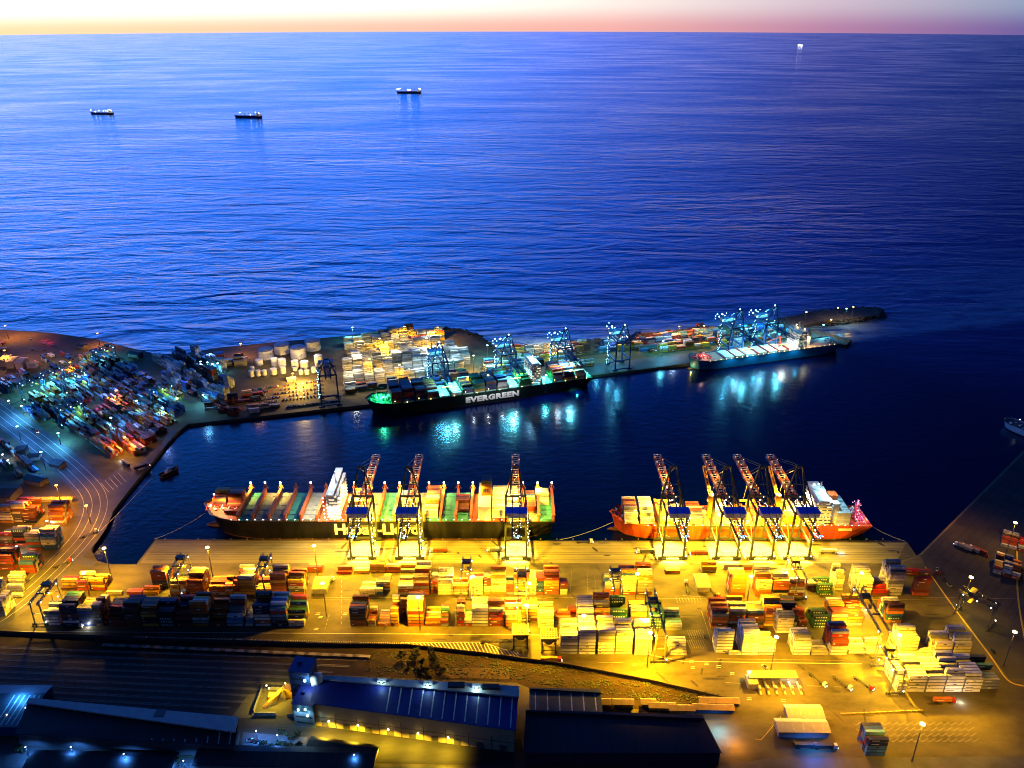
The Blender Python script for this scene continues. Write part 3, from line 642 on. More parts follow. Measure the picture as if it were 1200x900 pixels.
# emblem on the funnel face towards the quay (bow = -X in the world, quay side = local +y)
mb = MB()
for j, (dx, wd, hh) in enumerate(((-2.4, 0.8, 4.0), (-0.9, 0.8, 4.0), (-1.7, 1.4, 0.7), (1.0, 0.8, 4.0), (2.2, 2.0, 0.8))):
    mb.box(lx1(571) + dx * -1, 2.0 - 0.05 * 0, D1 + (17.6 if hh > 1 else (19.2 if j == 2 else 17.6)), wd, 0.25, hh)
mb.build('funnel_emblem', mat('emblem_blue', (0.03, 0.05, 0.25), 0.5), s1)
fitting_clutter(s1, L1 * 0.90, L1 * 0.985, B1 * 0.55, D1 + 3.2, M_BRED, 60); fitting_clutter(s1, 2, 14, B1, D1, mat('gear_pink', (0.6, 0.25, 0.18), 0.6), 70)
mb = MB(); mb.beam((L1 * 0.965, 0, D1 + 3), (L1 * 0.965, 0, D1 + 14), 0.8); mb.beam((L1 * 0.965, -2, D1 + 11), (L1 * 0.965, 2, D1 + 11), 0.4); fm = mb.build('foremast', M_BRED, s1)
bead_mesh([(L1 * 0.965, 0, D1 + 14.4)], 0.9, E_WHT, fm, 'lamp')
for x0, t, pl in ((lx1(290), [4, 4, 3, 1, 0, 1], 'warm'), (lx1(273), [4, 3, 3, 0, 0], 'warm')): ship_bay(R1, A1, x0 - 0, B1 * (0.9 if x0 < 270 else 0.62), D1 + (2.8 if x0 < 262 else 3.0), t[::1], pl)
for px, t, pl in ((430, [2, 3, 2], 'warm'), (483, [1, 1, 2], 'white'), (518, [3, 3, 2, 3], 'warm'), (552, [0, 2, 1, 0], 'brown'), (594, 3, 'white'), (610, [3, 4, 3], 'white'), (628, [1, 2, 2, 0], 'mix'), (644, [2, 1, 0, 0], 'white')):
    ship_bay(R1, A1, lx1(px) + 0.8, B1, D1 + 2.9, t, pl)
lettering('Hapag-Lloyd', 15.0, (lx1(400), B1 / 2 + 0.15, 6.0), s1, mat('hull_lettering_white', (0.85, 0.8, 0.65), 0.5, var=0.05), rz=PI, bold=0.035, stretch=1.0)
bead_mesh([(x, B1 / 2 - 0.6, D1 + 2.6) for x in range(12, 290, 7)], 0.38, E_WHT, s1, 'rail_lamp')
for x in litA[::2]: light((x, -B1 * 0.40, D1 + 12), WARM, 40, s1)
for x in (lx1(440), lx1(510), lx1(560), lx1(600), lx1(640)): light((x, 5, D1 + 26), (1, 0.66, 0.06), 85, s1)
light((lx1(383), 10, D1 + 22), (1.0, 0.85, 0.5), 80, s1); light((lx1(412), 0, D1 + 24), (1.0, 0.75, 0.25), 90, s1); light((lx1(397), -4, D1 + 52), (0.9, 0.95, 1.0), 60, s1); light((lx1(399), 30, D1 + 18), (1.0, 0.95, 0.8), 45, s1)
light((lx1(272), 8, D1 + 14), (1, 0.8, 0.5), 50, s1); light((lx1(252), 4, D1 + 14), (1, 0.35, 0.12), 60, s1)
# ---- orange ship (east berth), bow to the west
R2 = Vector((318, 613, WZ)); A2 = PI
s2 = thing('container_ship', R2, A2, 'orange red hulled container ship with two yellow deck cranes at the east berth', 'ship', 'ships moored in the harbour')
L2, B2, D2 = 231.0, 33.0, 13.0
hull(s2, L2, B2, D2, [M_HO, M_BOOT, mat('deck_red', (0.5, 0.12, 0.03), 0.6)], fore=4.5)
def lx2(px): return 318 - (px - 600) * 0.775
mb = MB()
for k in range(9):
    x = 50 + k * 16.5
    mb.box(x, 0, D2, 13.5, B2 * 0.86, 2.0)
mb.build('hatch_cover', M_HGREY, s2)
hs = house(s2, lx2(962), lx2(944), B2, D2, 24); bead_mesh([(lx2(953) + (j % 2) * 2, y, D2 + 25 + (j % 3) * 3) for j, y in enumerate(range(-14, 15, 4))], 0.7, E_WHT, hs)
mb = MB(); mb.box(lx2(967), 0, D2, 9, B2 * 0.6, 20, 0); mb.box(lx2(967), 0, D2 + 20.02, 8, 8, 5, 1); mb.build('funnel', [M_WHITE, M_HO], s2)
for nm, px in (('', 829), ('', 906)):
    x = lx2(px); mb = MB(); mb.cyl(x, 0, D2, 2.4, 17, 0, 12); mb.box(x, 0, D2 + 17.02, 5.2, 5.2, 6.5, 0, top=0.75)
    mb.lattice((x - 0, -2, D2 + 20), (x + 4.0, -22, D2 + 40), 2.2, 1.6, 5, 0.42, 0)
    mb.beam((x, 0, D2 + 23.5), (x + 4.0, -22, D2 + 40.4), 0.2, 0.2); dc = mb.build('deck_crane', M_YCR, s2)
    bead_mesh([(x, 2.0, D2 + 24)], 1.0, E_SOD, dc, 'lamp')
for px0, t, pl in ((743, [4, 4, 4, 3, 1], 'warm'), (761, [4, 4, 4, 3, 2], 'white'), (782, 2, 'warm'), (800, 1, 'white'), (818, 2, 'warm'), (848, 3, 'white'), (870, 1, 'warm'), (890, 2, 'warm'), (925, 3, 'warm'), (942, 2, 'white')):
    ship_bay(R2, A2, lx2(px0) - 1, B2, D2 + 2.1, t, pl)
ship_bay(R2, A2, lx2(985), B2, D2 + 0.3, 5, 'grey')
fitting_clutter(s2, L2 * 0.87, L2 * 0.975, B2 * 0.7, D2 + 3.2, M_BRED, 60); g = fitting_clutter(s2, 1, 13, B2, D2, mat('gear_magenta', (0.6, 0.08, 0.2), 0.6), 60)
mb = MB(); mb.beam((12, 4, D2), (7, -4, D2 + 16), 1.0); mb.lattice((9, 0, D2), (9, 0, D2 + 15), 2.5, 2.5, 3, 0.4); am = mb.build('stern_mast', mat('mast_magenta', (0.55, 0.06, 0.12), 0.5), s2)
bead_mesh([(9 + random.uniform(-3, 3), random.uniform(-4, 4), D2 + random.uniform(2, 16)) for _ in range(26)], 0.42, em('lamp_pink', (1, 0.45, 0.6), 3), am, 'lamp')
mb = MB(); mb.beam((L2 * 0.955, 0, D2 + 3), (L2 * 0.955, 0, D2 + 11), 0.7); fm = mb.build('foremast', M_HO, s2); light((L2 * 0.90, 4, D2 + 10), (1, 0.75, 0.3), 45, s2)
mb = MB(); mb.box(lx2(980), B2 / 2 + 0.06, 9.2, 12, 0.16, 2.6); mb.build('name_board', mat('name_board_cream', (0.75, 0.65, 0.35), 0.5, var=0.3, scale=1.5), s2)
bead_mesh([(x, B2 / 2 - 0.5, D2 + 1.8) for x in range(12, 200, 6)], 0.35, E_WHT, s2, 'rail_lamp')
mb = MB()
for px in (838, 768, 885): mb.box(lx2(px), 0, D2, 1.2, B2 * 0.92, 9); mb.box(lx2(px), 0, D2 + 9.02, 2.2, B2 * 0.92, 0.4)
mb.build('lashing_bridge', MATS['lashing_bridge_orange'], s2)
for px, c_ in ((775, WARM), (832, (1, .68, .10)), (860, (1, .68, .10)), (905, (1, .68, .10)), (935, (1, .85, .5))): light((lx2(px), -2, D2 + 24), c_, 120, s2)
light((lx2(965), 6, D2 + 36), ICE, 60, s2); light((lx2(1000), 0, D2 + 16), (1, 0.25, 0.45), 18, s2); light((6, 6, D2 + 6), (1, 0.5, 0.6), 6, s2)
# ---- dark green ship (far berth)
NA = G(500, 482, WZ); NB = G(694, 455, WZ); A3 = math.atan2(NB.y - NA.y, NB.x - NA.x); U3 = Vector((math.cos(A3), math.sin(A3), 0)); V3 = Vector((-U3.y, U3.x, 0))
B3, D3 = 36.0, 13.5; BW = G(431, 479, WZ); L3 = (NB - BW).dot(U3) + 4
R3 = NB + V3 * (B3 / 2); R3.z = WZ
s3 = thing('container_ship', R3, A3 + PI, 'dark green container ship with large white lettering at the far quay', 'ship', 'ships moored in the harbour')
hull(s3, L3, B3, D3, [M_HG, mat('boot_dark', (0.03, 0.02, 0.015), 0.6), mat('deck_green', (0.05, 0.22, 0.14), 0.6)], fore=4.0, bulb=False)
lx3 = lambda px: ((NB - G(px, 470, 8)).dot(U3))
n3 = int((L3 * 0.86 - 12) / 14.2); heights3 = []
pattern3 = [(5, 'mix'), (5, 'dark'), (5, 'dark'), None, 'H', (4, 'evg'), 'X', (5, 'blue'), (4, 'dark'), (4, 'evg'), (3, 'dark'), (1, 'grey'), 'X', (4, 'warm'), (5, 'blue'), (5, 'blue'), (5, 'blue'), (6, 'blue')]
x = 10.0; mbh = MB(); mbb = MB()
for it in pattern3:
    if x > L3 * 0.885: break
    mbh.box(x + 6.2, 0, D3, 12.2, B3 * 0.86, 1.8, 0)
    mbb.box(x - 0.9, 0, D3, 0.8, B3 * 0.92, 7, 0); mbb.box(x - 0.9, 0, D3 + 7.02, 1.6, B3 * 0.92, 0.3, 0)
    if it == 'H': hx = x
    elif isinstance(it, tuple): ship_bay(R3, A3 + PI, x, B3, D3 + 1.85, it[0] if it[0] < 3 else [it[0], it[0], it[0] - random.choice((0, 1)), it[0], it[0] - random.choice((0, 1))], it[1])
    x += 14.2
mbh.build('hatch_cover', mat('hatch_mint', (0.30, 0.55, 0.48), 0.5, var=0.15), s3); mbb.build('lashing_bridge', mat('bridge_green', (0.03, 0.10, 0.07), 0.6), s3)
hs = house(s3, hx + 0.5, hx + 12, B3, D3, 26); mb = MB(); mb.box(hx - 4, 0, D3, 8, B3 * 0.5, 18, 0); mb.box(hx - 4, 0, D3 + 18.02, 7, 7, 9, 1); mb.build('funnel', [M_WHITE, M_HG], s3)
fitting_clutter(s3, L3 * 0.895, L3 * 0.975, B3 * 0.6, D3 + 3.2, mat('gear_green', (0.2, 0.5, 0.25), 0.6), 50); fitting_clutter(s3, 1, 9, B3, D3, M_BRED, 25)
mb = MB(); mb.beam((L3 * 0.95, 0, D3 + 3), (L3 * 0.95, 0, D3 + 14), 0.8); mb.build('foremast', M_WHITE, s3)
lettering('EVERGREEN', 9.2, (lx3(548), B3 / 2 + 0.15, 4.2), s3, mat('lettering_white', (0.9, 0.9, 0.88), 0.5, var=0.05), rz=PI, bold=0.06, stretch=1.25, sp=1.12)
for k, (xx, c_, p, zz) in enumerate(((hx + 18, GRN, 60, 12), (hx - 10, GRN, 45, 12), (L3 * 0.93, GRN, 60, 11), (6, (0.1, 1, 0.8), 55, 8), (L3 * 0.62, (0.2, 0.95, 0.8), 150, 24), (L3 * 0.36, (0.2, 0.95, 0.8), 150, 24), (hx + 8, ICE, 70, 34), (24, ICE, 60, 26), (40, (1, 0.9, 0.8), 30, 24))):
    light((xx, 4, D3 + zz), c_, p, s3)
light((22, B3 / 2 + 5, 4), (0.05, 1, 0.75), 14, s3)
bead_mesh([(x_, B3 / 2 - 0.4, D3 + 1.6 + 3 * (i % 2)) for i, x_ in enumerate(range(8, int(L3 * 0.9), 14))], 0.5, E_SOD, s3, 'rail_lamp')
# lettering is lit from lamps over the rail
for px in (556, 575, 594, 612): light((lx3(px), B3 / 2 + 7, D3 + 3), (1, 1, 1), 5, s3, r=0.3)
# ---- blue grey ship (outer berth)
NA = G(835, 434, WZ); NB = G(985, 413, WZ); A4 = math.atan2(NB.y - NA.y, NB.x - NA.x); U4 = Vector((math.cos(A4), math.sin(A4), 0)); V4 = Vector((-U4.y, U4.x, 0))
B4, D4 = 30.0, 12.0; L4 = (NB - G(813, 436, WZ)).dot(U4) + 4; R4 = NB + V4 * (B4 / 2); R4.z = WZ
s4 = thing('bulk_ship', R4, A4 + PI, 'blue grey ship with red bow fittings and white stern block at the outer berth', 'ship', 'ships moored in the harbour')
hull(s4, L4, B4, D4, [M_HBL, mat('boot_dark', (0.03, 0.02, 0.015), 0.6), M_PINK], fore=3.5, bulb=True)
lx4 = lambda px: ((NB - G(px, 418, 8)).dot(U4))
mb = MB(); mb2 = MB()
for k, px in enumerate((852, 866, 882, 897, 912, 926)): (mb if k % 2 == 0 else mb2).box(lx4(px), 0, D4, 13, B4 * 0.78, 2.2)
mb.build('hatch_cover', M_WHITE, s4); mb2.build('hatch_cover', M_PINK, s4)
hs = house(s4, lx4(960), lx4(947), B4, D4, 22); mb = MB(); mb.box(lx4(967), 0, D4, 7, 9, 22, 0); mb.build('funnel', M_WHITE, s4)
fitting_clutter(s4, L4 * 0.86, L4 * 0.975, B4 * 0.75, D4 + 2.5, M_BRED, 70); fitting_clutter(s4, 2, 14, B4 * 0.8, D4, mat('gear_teal', (0.15, 0.45, 0.40), 0.6), 40)
mb = MB()
for px in (858, 872, 890, 905, 919, 934): mb.box(lx4(px), 0, D4, 0.8, B4 * 0.9, 3.5)
for px in (928,): mb.beam((lx4(px), 0, D4), (lx4(px), 0, D4 + 18), 1.6); mb.beam((lx4(px), 0, D4 + 17), (lx4(px) + 22, 3, D4 + 12), 1.0)
mb.build('deck_gear', M_BRED, s4)
bead_mesh([(x_, B4 / 2 - 0.4, D4 + 1.5) for x_ in range(12, int(L4 * 0.9), 8)], 0.45, E_SOD, s4, 'rail_lamp'); bead_mesh([(lx4(953) + dx, dy, D4 + 27) for dx, dy in ((-3, -9), (2, 0), (-3, 9))], 0.9, E_SOD, hs)
light((lx4(935), 4, D4 + 20), (1, 0.95, 0.8), 80, s4); light((lx4(962), 9, D4 + 16), (1, 0.85, 0.5), 40, s4); light((lx4(820), 2, D4 + 9), (1, 0.5, 0.4), 14, s4); light((lx4(870), 0, D4 + 24), ICE, 70, s4); light((lx4(905), 0, D4 + 24), ICE, 70, s4)
for px in (850, 880, 910, 940): light((lx4(px), B4 / 2 + 9, D4 + 5), (0.05, 0.65, 1.0), 14, s4, r=0.6)
light((L4 * 0.99 - 2, 5, 3), (1, 0.75, 0.2), 5, s4, r=0.5)
# ---- ships on the horizon
def far_ship(px, py, Lpx, label, style, ang):
    p = GS(px, py); d = p.length; L = Lpx * d / FL * 1.02
    r = thing('cargo_ship', p, ang, label, 'ship', 'ships waiting offshore'); B = L * 0.15; D = L * 0.055
    hull(r, L, B, D, [mat('far_hull_hazed', (0.06, 0.06, 0.22), 0.6), mat('far_boot', (0.12, 0.04, 0.03), 0.6), mat('far_deck', (0.15, 0.08, 0.07), 0.6)], fore=L * 0.012, bulb=False)  # distance haze is mixed into the bluish hull colour
    h = house(r, L * 0.06, L * 0.17, B, D, L * 0.09); mb = MB()
    for k in range(4):
        x = L * (0.27 + 0.17 * k); mb.beam((x, 0, D), (x, 0, D + L * 0.10), L * 0.012); mb.beam((x, 0, D + L * 0.08), (x + L * 0.07, 0, D + L * 0.11), L * 0.008); mb.box(x + L * 0.08, 0, D, L * 0.1, B * 0.7, L * 0.012)
    mb.build('deck_gear', mat('far_deck', (0.15, 0.08, 0.07), 0.6), r)
    s = max(L * 0.010, d / 1900)
    pts = [(L * t, random.uniform(-1, 1) * B * 0.3, D + L * random.uniform(0.04, 0.13)) for t in style]
    bead_mesh(pts, s, E_WHT, r, 'deck_lamp')
far_ship(133, 134, 24, 'westmost anchored cargo ship with bright lit deck', [0.05, 0.1, 0.15, 0.2, 0.25, 0.32, 0.45, 0.6, 0.75, 0.95], PI * 0.97)
far_ship(307, 138, 30, 'anchored cargo ship with white lights at its east end', [0.08, 0.12, 0.16, 0.2, 0.4, 0.8], PI * 0.97)
far_ship(494, 109, 27, 'dark offshore ship with three clusters of white lights', [0.05, 0.1, 0.14, 0.45, 0.5, 0.55, 0.85, 0.9, 0.96], PI * 1.02)
far_ship(941, 54, 6, 'tiny farthest ship shining near the horizon', [0.2, 0.5, 0.8], PI)
# ---- pale ship bow at the pier
p = G(1172, 500, WZ); q = G(1240, 528, WZ); a_ = math.atan2(q.y - p.y, q.x - p.x)
s5 = thing('moored_ship', q + Vector((20, -16, 0)), a_ + PI, 'pale hulled ship beside the dark pier, only its rounded bow in view', 'ship', 'ships moored in the harbour')
hull(s5, (q - p).length + 26, 20, 6, [mat('hull_pale', (0.45, 0.47, 0.5), 0.5), M_BLK, mat('deck_slate', (0.10, 0.11, 0.14), 0.7)], fore=1.0, bulb=False); bead_mesh([((q - p).length + 10, 0, 13)], 0.5, E_WHT, s5, 'lamp')
fitting_clutter(s5, 40, (q - p).length + 18, 12, 6, M_DOOR_GAP, 30)
# ---------------------------------------------------------------- quay cranes
M_CG = mat('crane_dark_green', (0.030, 0.036, 0.024), 0.5, 0.1, var=0.2); M_CB = mat('crane_dark_blue', (0.03, 0.07, 0.18), 0.5, 0.1, var=0.2)
M_RF = mat('machinery_roof_blue', (0.05, 0.12, 0.85), 0.5, var=0.15, scale=0.3); M_CO = mat('boom_orange', (0.60, 0.14, 0.03), 0.5, var=0.1); M_CW = mat('boom_white', (0.72, 0.70, 0.66), 0.5, var=0.1)
def sts(name, m, near=True, raised=False, gauge=27.0, W=18.0, top=47.0, reach=72.0, back=32.0, apex=75.0, lampm=None):
    r = thing(name, (0, 0, 0)); hw = W / 2; lampm = lampm or E_WHT
    for sx_ in (-1, 1):
        for y in (0, gauge):
            mb = MB(); mb.beam((sx_ * hw, y, 3), (sx_ * (hw - 0.6), y, top), 1.5, 1.7); mb.build('leg', m, r)
            mb = MB(); mb.box(sx_ * hw, y, 1.3, 7, 1.6, 1.6)
            for k in range(4): mb.wheel(sx_ * hw - 2.6 + k * 1.75, y, 0.7, 0.65, 0.5)
            mb.build('bogie', m, r)
    mb = MB()
    for y in (0, gauge): mb.beam((-hw, y, 3.2), (hw, y, 3.2), 1.3, 1.5); mb.beam((-hw, y, top - 0.8), (hw, y, top - 0.8), 1.2, 1.8)
    for s in (-1, 1):
        mb.beam((s * hw, 0, 15), (s * hw, gauge, 15), 1.3, 1.8); mb.beam((s * (hw - .6), 0, top - 1), (s * (hw - .6), gauge, top - 1), 1.2, 1.6)
        mb.beam((s * hw, 0, 15.5), (s * hw, gauge, top - 2), 0.7)
    mb.beam((-hw, gauge, 15), (hw, gauge, 15), 1.0, 1.4)
    mb.build('portal_frame', m, r)
    mb = MB(); ap = (0, gauge + 1, apex)
    for s in (-1, 1):
        mb.beam((s * (hw - 1), gauge, top), (s * 2.2, gauge + 1, apex), 1.0, 1.1); mb.beam((s * (hw - 1), 0, top), (s * 2.2, gauge + 1, apex), 0.6, 0.6)
        mb.beam((s * 5, gauge - 8, top + 3), (s * 2.2, gauge + 1, apex), 0.6)
    mb.box(0, gauge + 1, apex - 0.6, 6, 2.4, 1.6); mb.beam((-5, gauge, top + 11), (5, gauge, top + 11), 0.6)
    mb.build('apex_frame', m, r)
    g = 2.9; zb = top - 3.4
    mb = MB()
    for s in (-1, 1): mb.beam((s * g, -back, zb), (s * g, gauge + 2, zb), 0.9, 1.9)
    n = 14
    for i in range(n + 1):
        y = -back + (gauge + 2 + back) * i / n; mb.beam((-g - 1.4, y, zb + 1.1), (g + 1.4, y, zb + 1.1), 0.35, 0.35)
    for s in (-1, 1): mb.beam((s * (g + 1.3), -back, zb + 2.0), (s * (g + 1.3), gauge, zb + 2.0), 0.18, 0.18)
    mb.build('rear_girder', m, r)
    p0 = Vector((0, gauge + 2.5, zb)); ang = math.radians(38 if raised else 0.0); q0 = p0 + Vector((0, math.cos(ang), math.sin(ang))) * (reach)
    mb = MB(); bands = 12
    mf = (lambda t: 1 if int(t * bands) % 2 == 0 else 2) if near else (lambda t: 0)
    for s in (-1, 1):
        mb.lattice(p0 + Vector((s * g, 0, 0)), q0 + Vector((s * g, 0, 0)), 1.1, 2.6, 4.0, 0.36, 0, mf)
    for i in range(19):
        pp = p0.lerp(q0, i / 18); mb.beam(pp + Vector((-g - 0.5, 0, 1.2)), pp + Vector((g + 0.5, 0, 1.2)), 0.4, 0.4, mf(i / 18.01))
    mb.build('boom', [m, M_CO, M_CW], r)
    mb = MB()
    for s in (-1, 1):
        for t in (0.48, 0.92): mb.beam((s * 2.2, gauge + 1, apex), p0.lerp(q0, t) + Vector((s * g, 0, 1.6)), 0.32, 0.32)
        mb.beam((s * 2.2, gauge + 1, apex), (s * g, -back * 0.8, zb + 1.5), 0.32, 0.32)
    mb.build('stay', m, r)
    mb = MB(); mb.box(0.5, -3.5, top + 0.2, 16, 8.5, 4.6, 0); mh = mb.build('machinery_house', mat('machinery_wall', (0.45, 0.46, 0.45), 0.6), r)
    mb = MB(); mb.box(0.5, -3.5, top + 4.82, 17.4, 9.6, 0.5, 0)
    for k in range(5): mb.box(-6 + k * 3.2, -3.5, top + 5.33, 0.15, 9, 0.15, 0)
    mb.build('roof', M_RF if near else m, mh)
    ty = gauge + (30 if not raised else 8)
    if not raised:
        mb = MB(); mb.box(0, ty, zb - 1.6, 5.0, 4.5, 1.4, 0); mb.box(2.4, ty - 4, zb - 5.0, 2.4, 2.8, 2.8, 1); mb.build('trolley', [m, M_CW], r)
        mb = MB(); mb.box(0, ty, 22, 12.2, 2.4, 0.9, 0); [mb.beam((x_, ty, 22.8), (x_ * 0.3, ty, zb - 1), 0.1, 0.1) for x_ in (-3, 3)]; mb.build('spreader', M_YCR, r)
    mb = MB(); zz = 3.0; k = 0
    while zz < top - 3:
        y0, y1 = (1.2, 4.2) if k % 2 == 0 else (4.2, 1.2); mb.beam((hw + 1.4, y0, zz), (hw + 1.4, y1, zz + 3), 0.8, 0.25); mb.box(hw + 1.4, y1, zz + 3, 1.2, 1.2, 0.15); zz += 3; k += 1
    mb.beam((hw + 1.4, 4.9, 2), (hw + 1.4, 4.9, top), 0.3); st = mb.build('stairway', m, r)
    bead_mesh([(hw + 1.6 + random.uniform(-1.2, 1.2), 1 + random.uniform(-1, 4), 3 + k_ * (top - 4) / 26) for k_ in range(26)], 0.34, E_WHT if near else lampm, st, 'lamp')
    if near:
        bead_mesh([(random.uniform(-g - 1.5, g + 1.5), -back + k_ * (back + gauge) / 34, zb + random.uniform(1.0, 3.2)) for k_ in range(34)], 0.32, E_WHT, r, 'walkway_lamp')
        bead_mesh([p0.lerp(q0, (k_ + 0.5) / 16) + Vector((random.uniform(-3.6, 3.6), 0, 2.2)) for k_ in range(16)], 0.34, E_ORG, r, 'boom_lamp')
        bead_mesh([(random.uniform(-3, 3), -back + random.uniform(0, 3), zb + random.uniform(0, 3)) for _ in range(8)], 0.5, E_BLU, r, 'signal_lamp')
        light((0, 9, zb - 3), (1, 0.56, 0.02), 950, r, r=1.5); light((0, 8, zb - 5), (1, 0.78, 0.16), 3000, r, r=1.0, spot=0.95); light((0, -12, zb - 3), (1, 0.58, 0.012), 380, r, r=1.5)
        light((0, gauge + 26, zb - 4), (1, 0.60, 0.05), 300, r, r=1.2); light((0, gauge + 34, zb + 7), (1, 0.55, 0.08), 14, r, r=0.6, typ='POINT')
    else:
        bead_mesh([(x_, y_, z_) for x_, y_, z_ in ((-6, -back + 2, zb + 4), (-3, -back, zb + 6), (3, -back + 3, zb + 4), (0, -back + 6, zb + 8), (5, -back + 1, zb + 7), (-hw, 0, top + 2), (hw, 2, top + 3), (0, gauge, apex + 1.5))], 0.9, lampm, r, 'floodlight')
        bead_mesh([(random.uniform(-hw, hw), random.uniform(-back, gauge), top + random.uniform(-4, 10)) for _ in range(10)], 0.5, lampm, r, 'lamp')
        light((0, 6, top + 12), CYAN, 40, r, r=1.0, typ='POINT'); light((0, -back + 4, zb - 2), CYAN, 60, r, r=1.0); light((0, gauge * 0.5, zb - 4), CYAN, 45, r, r=1.0)
        if not raised: light((0, gauge + 26, zb - 5), (0.15, 0.8, 1.0), 130, r, r=1.0)
    return r
c0 = sts('quay_crane', M_CG)
nearL = [(409.5, 439, 656, 'westmost quay crane, over the white lettering on the black hull'), (467, 493, 656, 'quay crane over the last letters of the black hull'), (591, 618, 656, 'lone quay crane above the stern half of the black ship'),
         (775, 802, 657, 'westmost of the four quay cranes working the orange ship'), (838, 865, 657, 'second crane from the west over the orange ship'), (879, 905, 657, 'third crane from the west over the orange ship'), (922, 948, 657, 'eastmost quay crane, over the orange ship stern block')]
for i, (xa, xb, y, lab) in enumerate(nearL):
    o = c0 if i == 0 else copy_tree(c0)
    p = G((xa + xb) / 2, y); o.location = (p.x, 563.5, 0); tag(o, lab, 'crane', 'ship to shore cranes on the lit quay')
def on_far_quay(px, inset=3.0):
    """landside origin for a crane whose seaside rail runs along the far quay edge"""
    best = None
    pts = GP((220, 497), (430, 474), (695, 440), (815, 425), (985, 403))
    for k in range(len(pts) - 1):
        for i in range(400):
            p = pts[k].lerp(pts[k + 1], i / 400); q = 600 + FL * p.x / (p.y * math.cos(TH) + CH * math.sin(TH))
            if best is None or abs(q - px) < best[0]: best = (abs(q - px), p, math.atan2((pts[k + 1] - pts[k]).y, (pts[k + 1] - pts[k]).x))
    return best[1], best[2]
cf = sts('quay_crane', M_CB, near=False, reach=52, lampm=E_ICE, back=22, W=20, gauge=24, top=42, apex=66)
cu = sts('quay_crane', M_CB, near=False, raised=True, reach=48, lampm=E_ICE, back=22, W=20, gauge=24, top=42, apex=62)
farL = [(518, cf, 'dark blue crane over the lettered green ship, nearest its bow'), (597, cf, 'dark blue crane over the middle of the green ship'), (662, cf, 'dark blue crane over the stern of the green ship'),
        (730, cu, 'dark crane with raised boom on the empty far berth'), (862, cf, 'blue lit crane nearer the bow of the outer ship'), (902, cf, 'blue lit crane nearer the stern of the outer ship'), (388, cu, 'unlit black crane beside the storage tanks')]
used = set()
for px, proto, lab in farL:
    o = proto if proto.name not in used else copy_tree(proto); used.add(proto.name)
    p, a_ = on_far_quay(px); n_ = Vector((-math.sin(a_), math.cos(a_), 0)); b = p + n_ * 27
    o.location = (b.x, b.y, 0); o.rotation_euler = (0, 0, a_ + PI); tag(o, lab, 'crane', 'cranes on the far quay')
    if px == 388:
        for ch in list(o.children_recursive):
            if ch.type == 'LIGHT' or ch.name.startswith(('floodlight', 'lamp')): bpy.data.objects.remove(ch)
# ---------------------------------------------------------------- yard gantry cranes
M_RT = mat('gantry_grey', (0.12, 0.12, 0.11), 0.5, var=0.15); M_RTD = mat('gantry_dark', (0.06, 0.06, 0.06), 0.5)
def rtg(m, span=24.0, W=8.0, H=21.0, col=(1, 0.60, 0.03), kw=150, lampm=None):
    """wide in y (span), gauge W in x; origin at the middle of the front sill"""
    r = thing('gantry_crane', (0, 0, 0)); lampm = lampm or E_WHT
    for s in (-1, 1):
        for y in (0, span):
            mb = MB(); mb.beam((s * W / 2, y, 2), (s * (W / 2 - 0.8), y, H), 0.75, 0.85); mb.build('leg', m, r)
        mb = MB()
        mb.lattice((s * (W / 2 - 0.8), -2, H + 0.6), (s * (W / 2 - 0.8), span + 2, H + 0.6), 0.8, 1.6, 3.0, 0.26); mb.build('girder', m, r)
    for y in (0, span):
        mb = MB(); mb.beam((-W / 2 - 2, y, 1.9), (W / 2 + 2, y, 1.9), 0.9, 0.9); mt_ = MB(); mt_.beam((-W / 2, y, H * 0.55), (W / 2, y, H * 0.55), 0.4, 0.4); mt_.build('tie_beam', m, r)
        for x in (-W / 2 - 1.5, -W / 2 + 0.6, W / 2 - 0.6, W / 2 + 1.5): mb.wheel(x, y, 0.8, 0.8, 0.7)
        mb.build('wheel_sill', M_RTD, r)
    mb = MB(); mb.box(0, span * 0.72, H + 1.6, W * 0.8, 4.0, 2.6, 0); mb.build('trolley', M_RTD, r); mb = MB(); mb.box(0, span * 0.35, H + 1.5, W * 0.7, 0.8, 0.8, 0); mb.build('cross_member', M_RTD, r)
    mb = MB(); mb.box(1.5, span * 0.60, H - 3.0, 1.8, 2.2, 2.5); mb.build('operator_cab', M_RT, r)
    mb = MB(); mb.box(0, span * 0.72, H - 6, 6.0, 2.4, 0.6); mb.beam((-2, span * .72, H - 5.5), (-1, span * .72, H + 1.6), 0.12); mb.beam((2, span * .72, H - 5.5), (1, span * .72, H + 1.6), 0.12); mb.build('spreader', M_YCR, r)
    bead_mesh([(s * W / 2, y, H - 0.6) for s in (-1, 1) for y in (2.0, span * 0.5, span - 2)] + [(0, span + 1.5, 5), (W / 2 + 1, -1, 4)], 0.5, lampm, r, 'floodlight')
    light((-W * 0.9, span * 0.5, H - 1.5), col, kw, r, r=0.6); light((W / 2 + 2.6, span + 1.0, 4.5), (1, 0.85, 0.55) if m is M_RT else col, kw * 0.07, r, r=0.4)
    return r
g1 = rtg(M_RT, 26, 8, 21); g2 = rtg(M_RT, 50, 8, 24, kw=260); g3 = rtg(M_RTD, 24, 9, 20, kw=30, col=WARM)
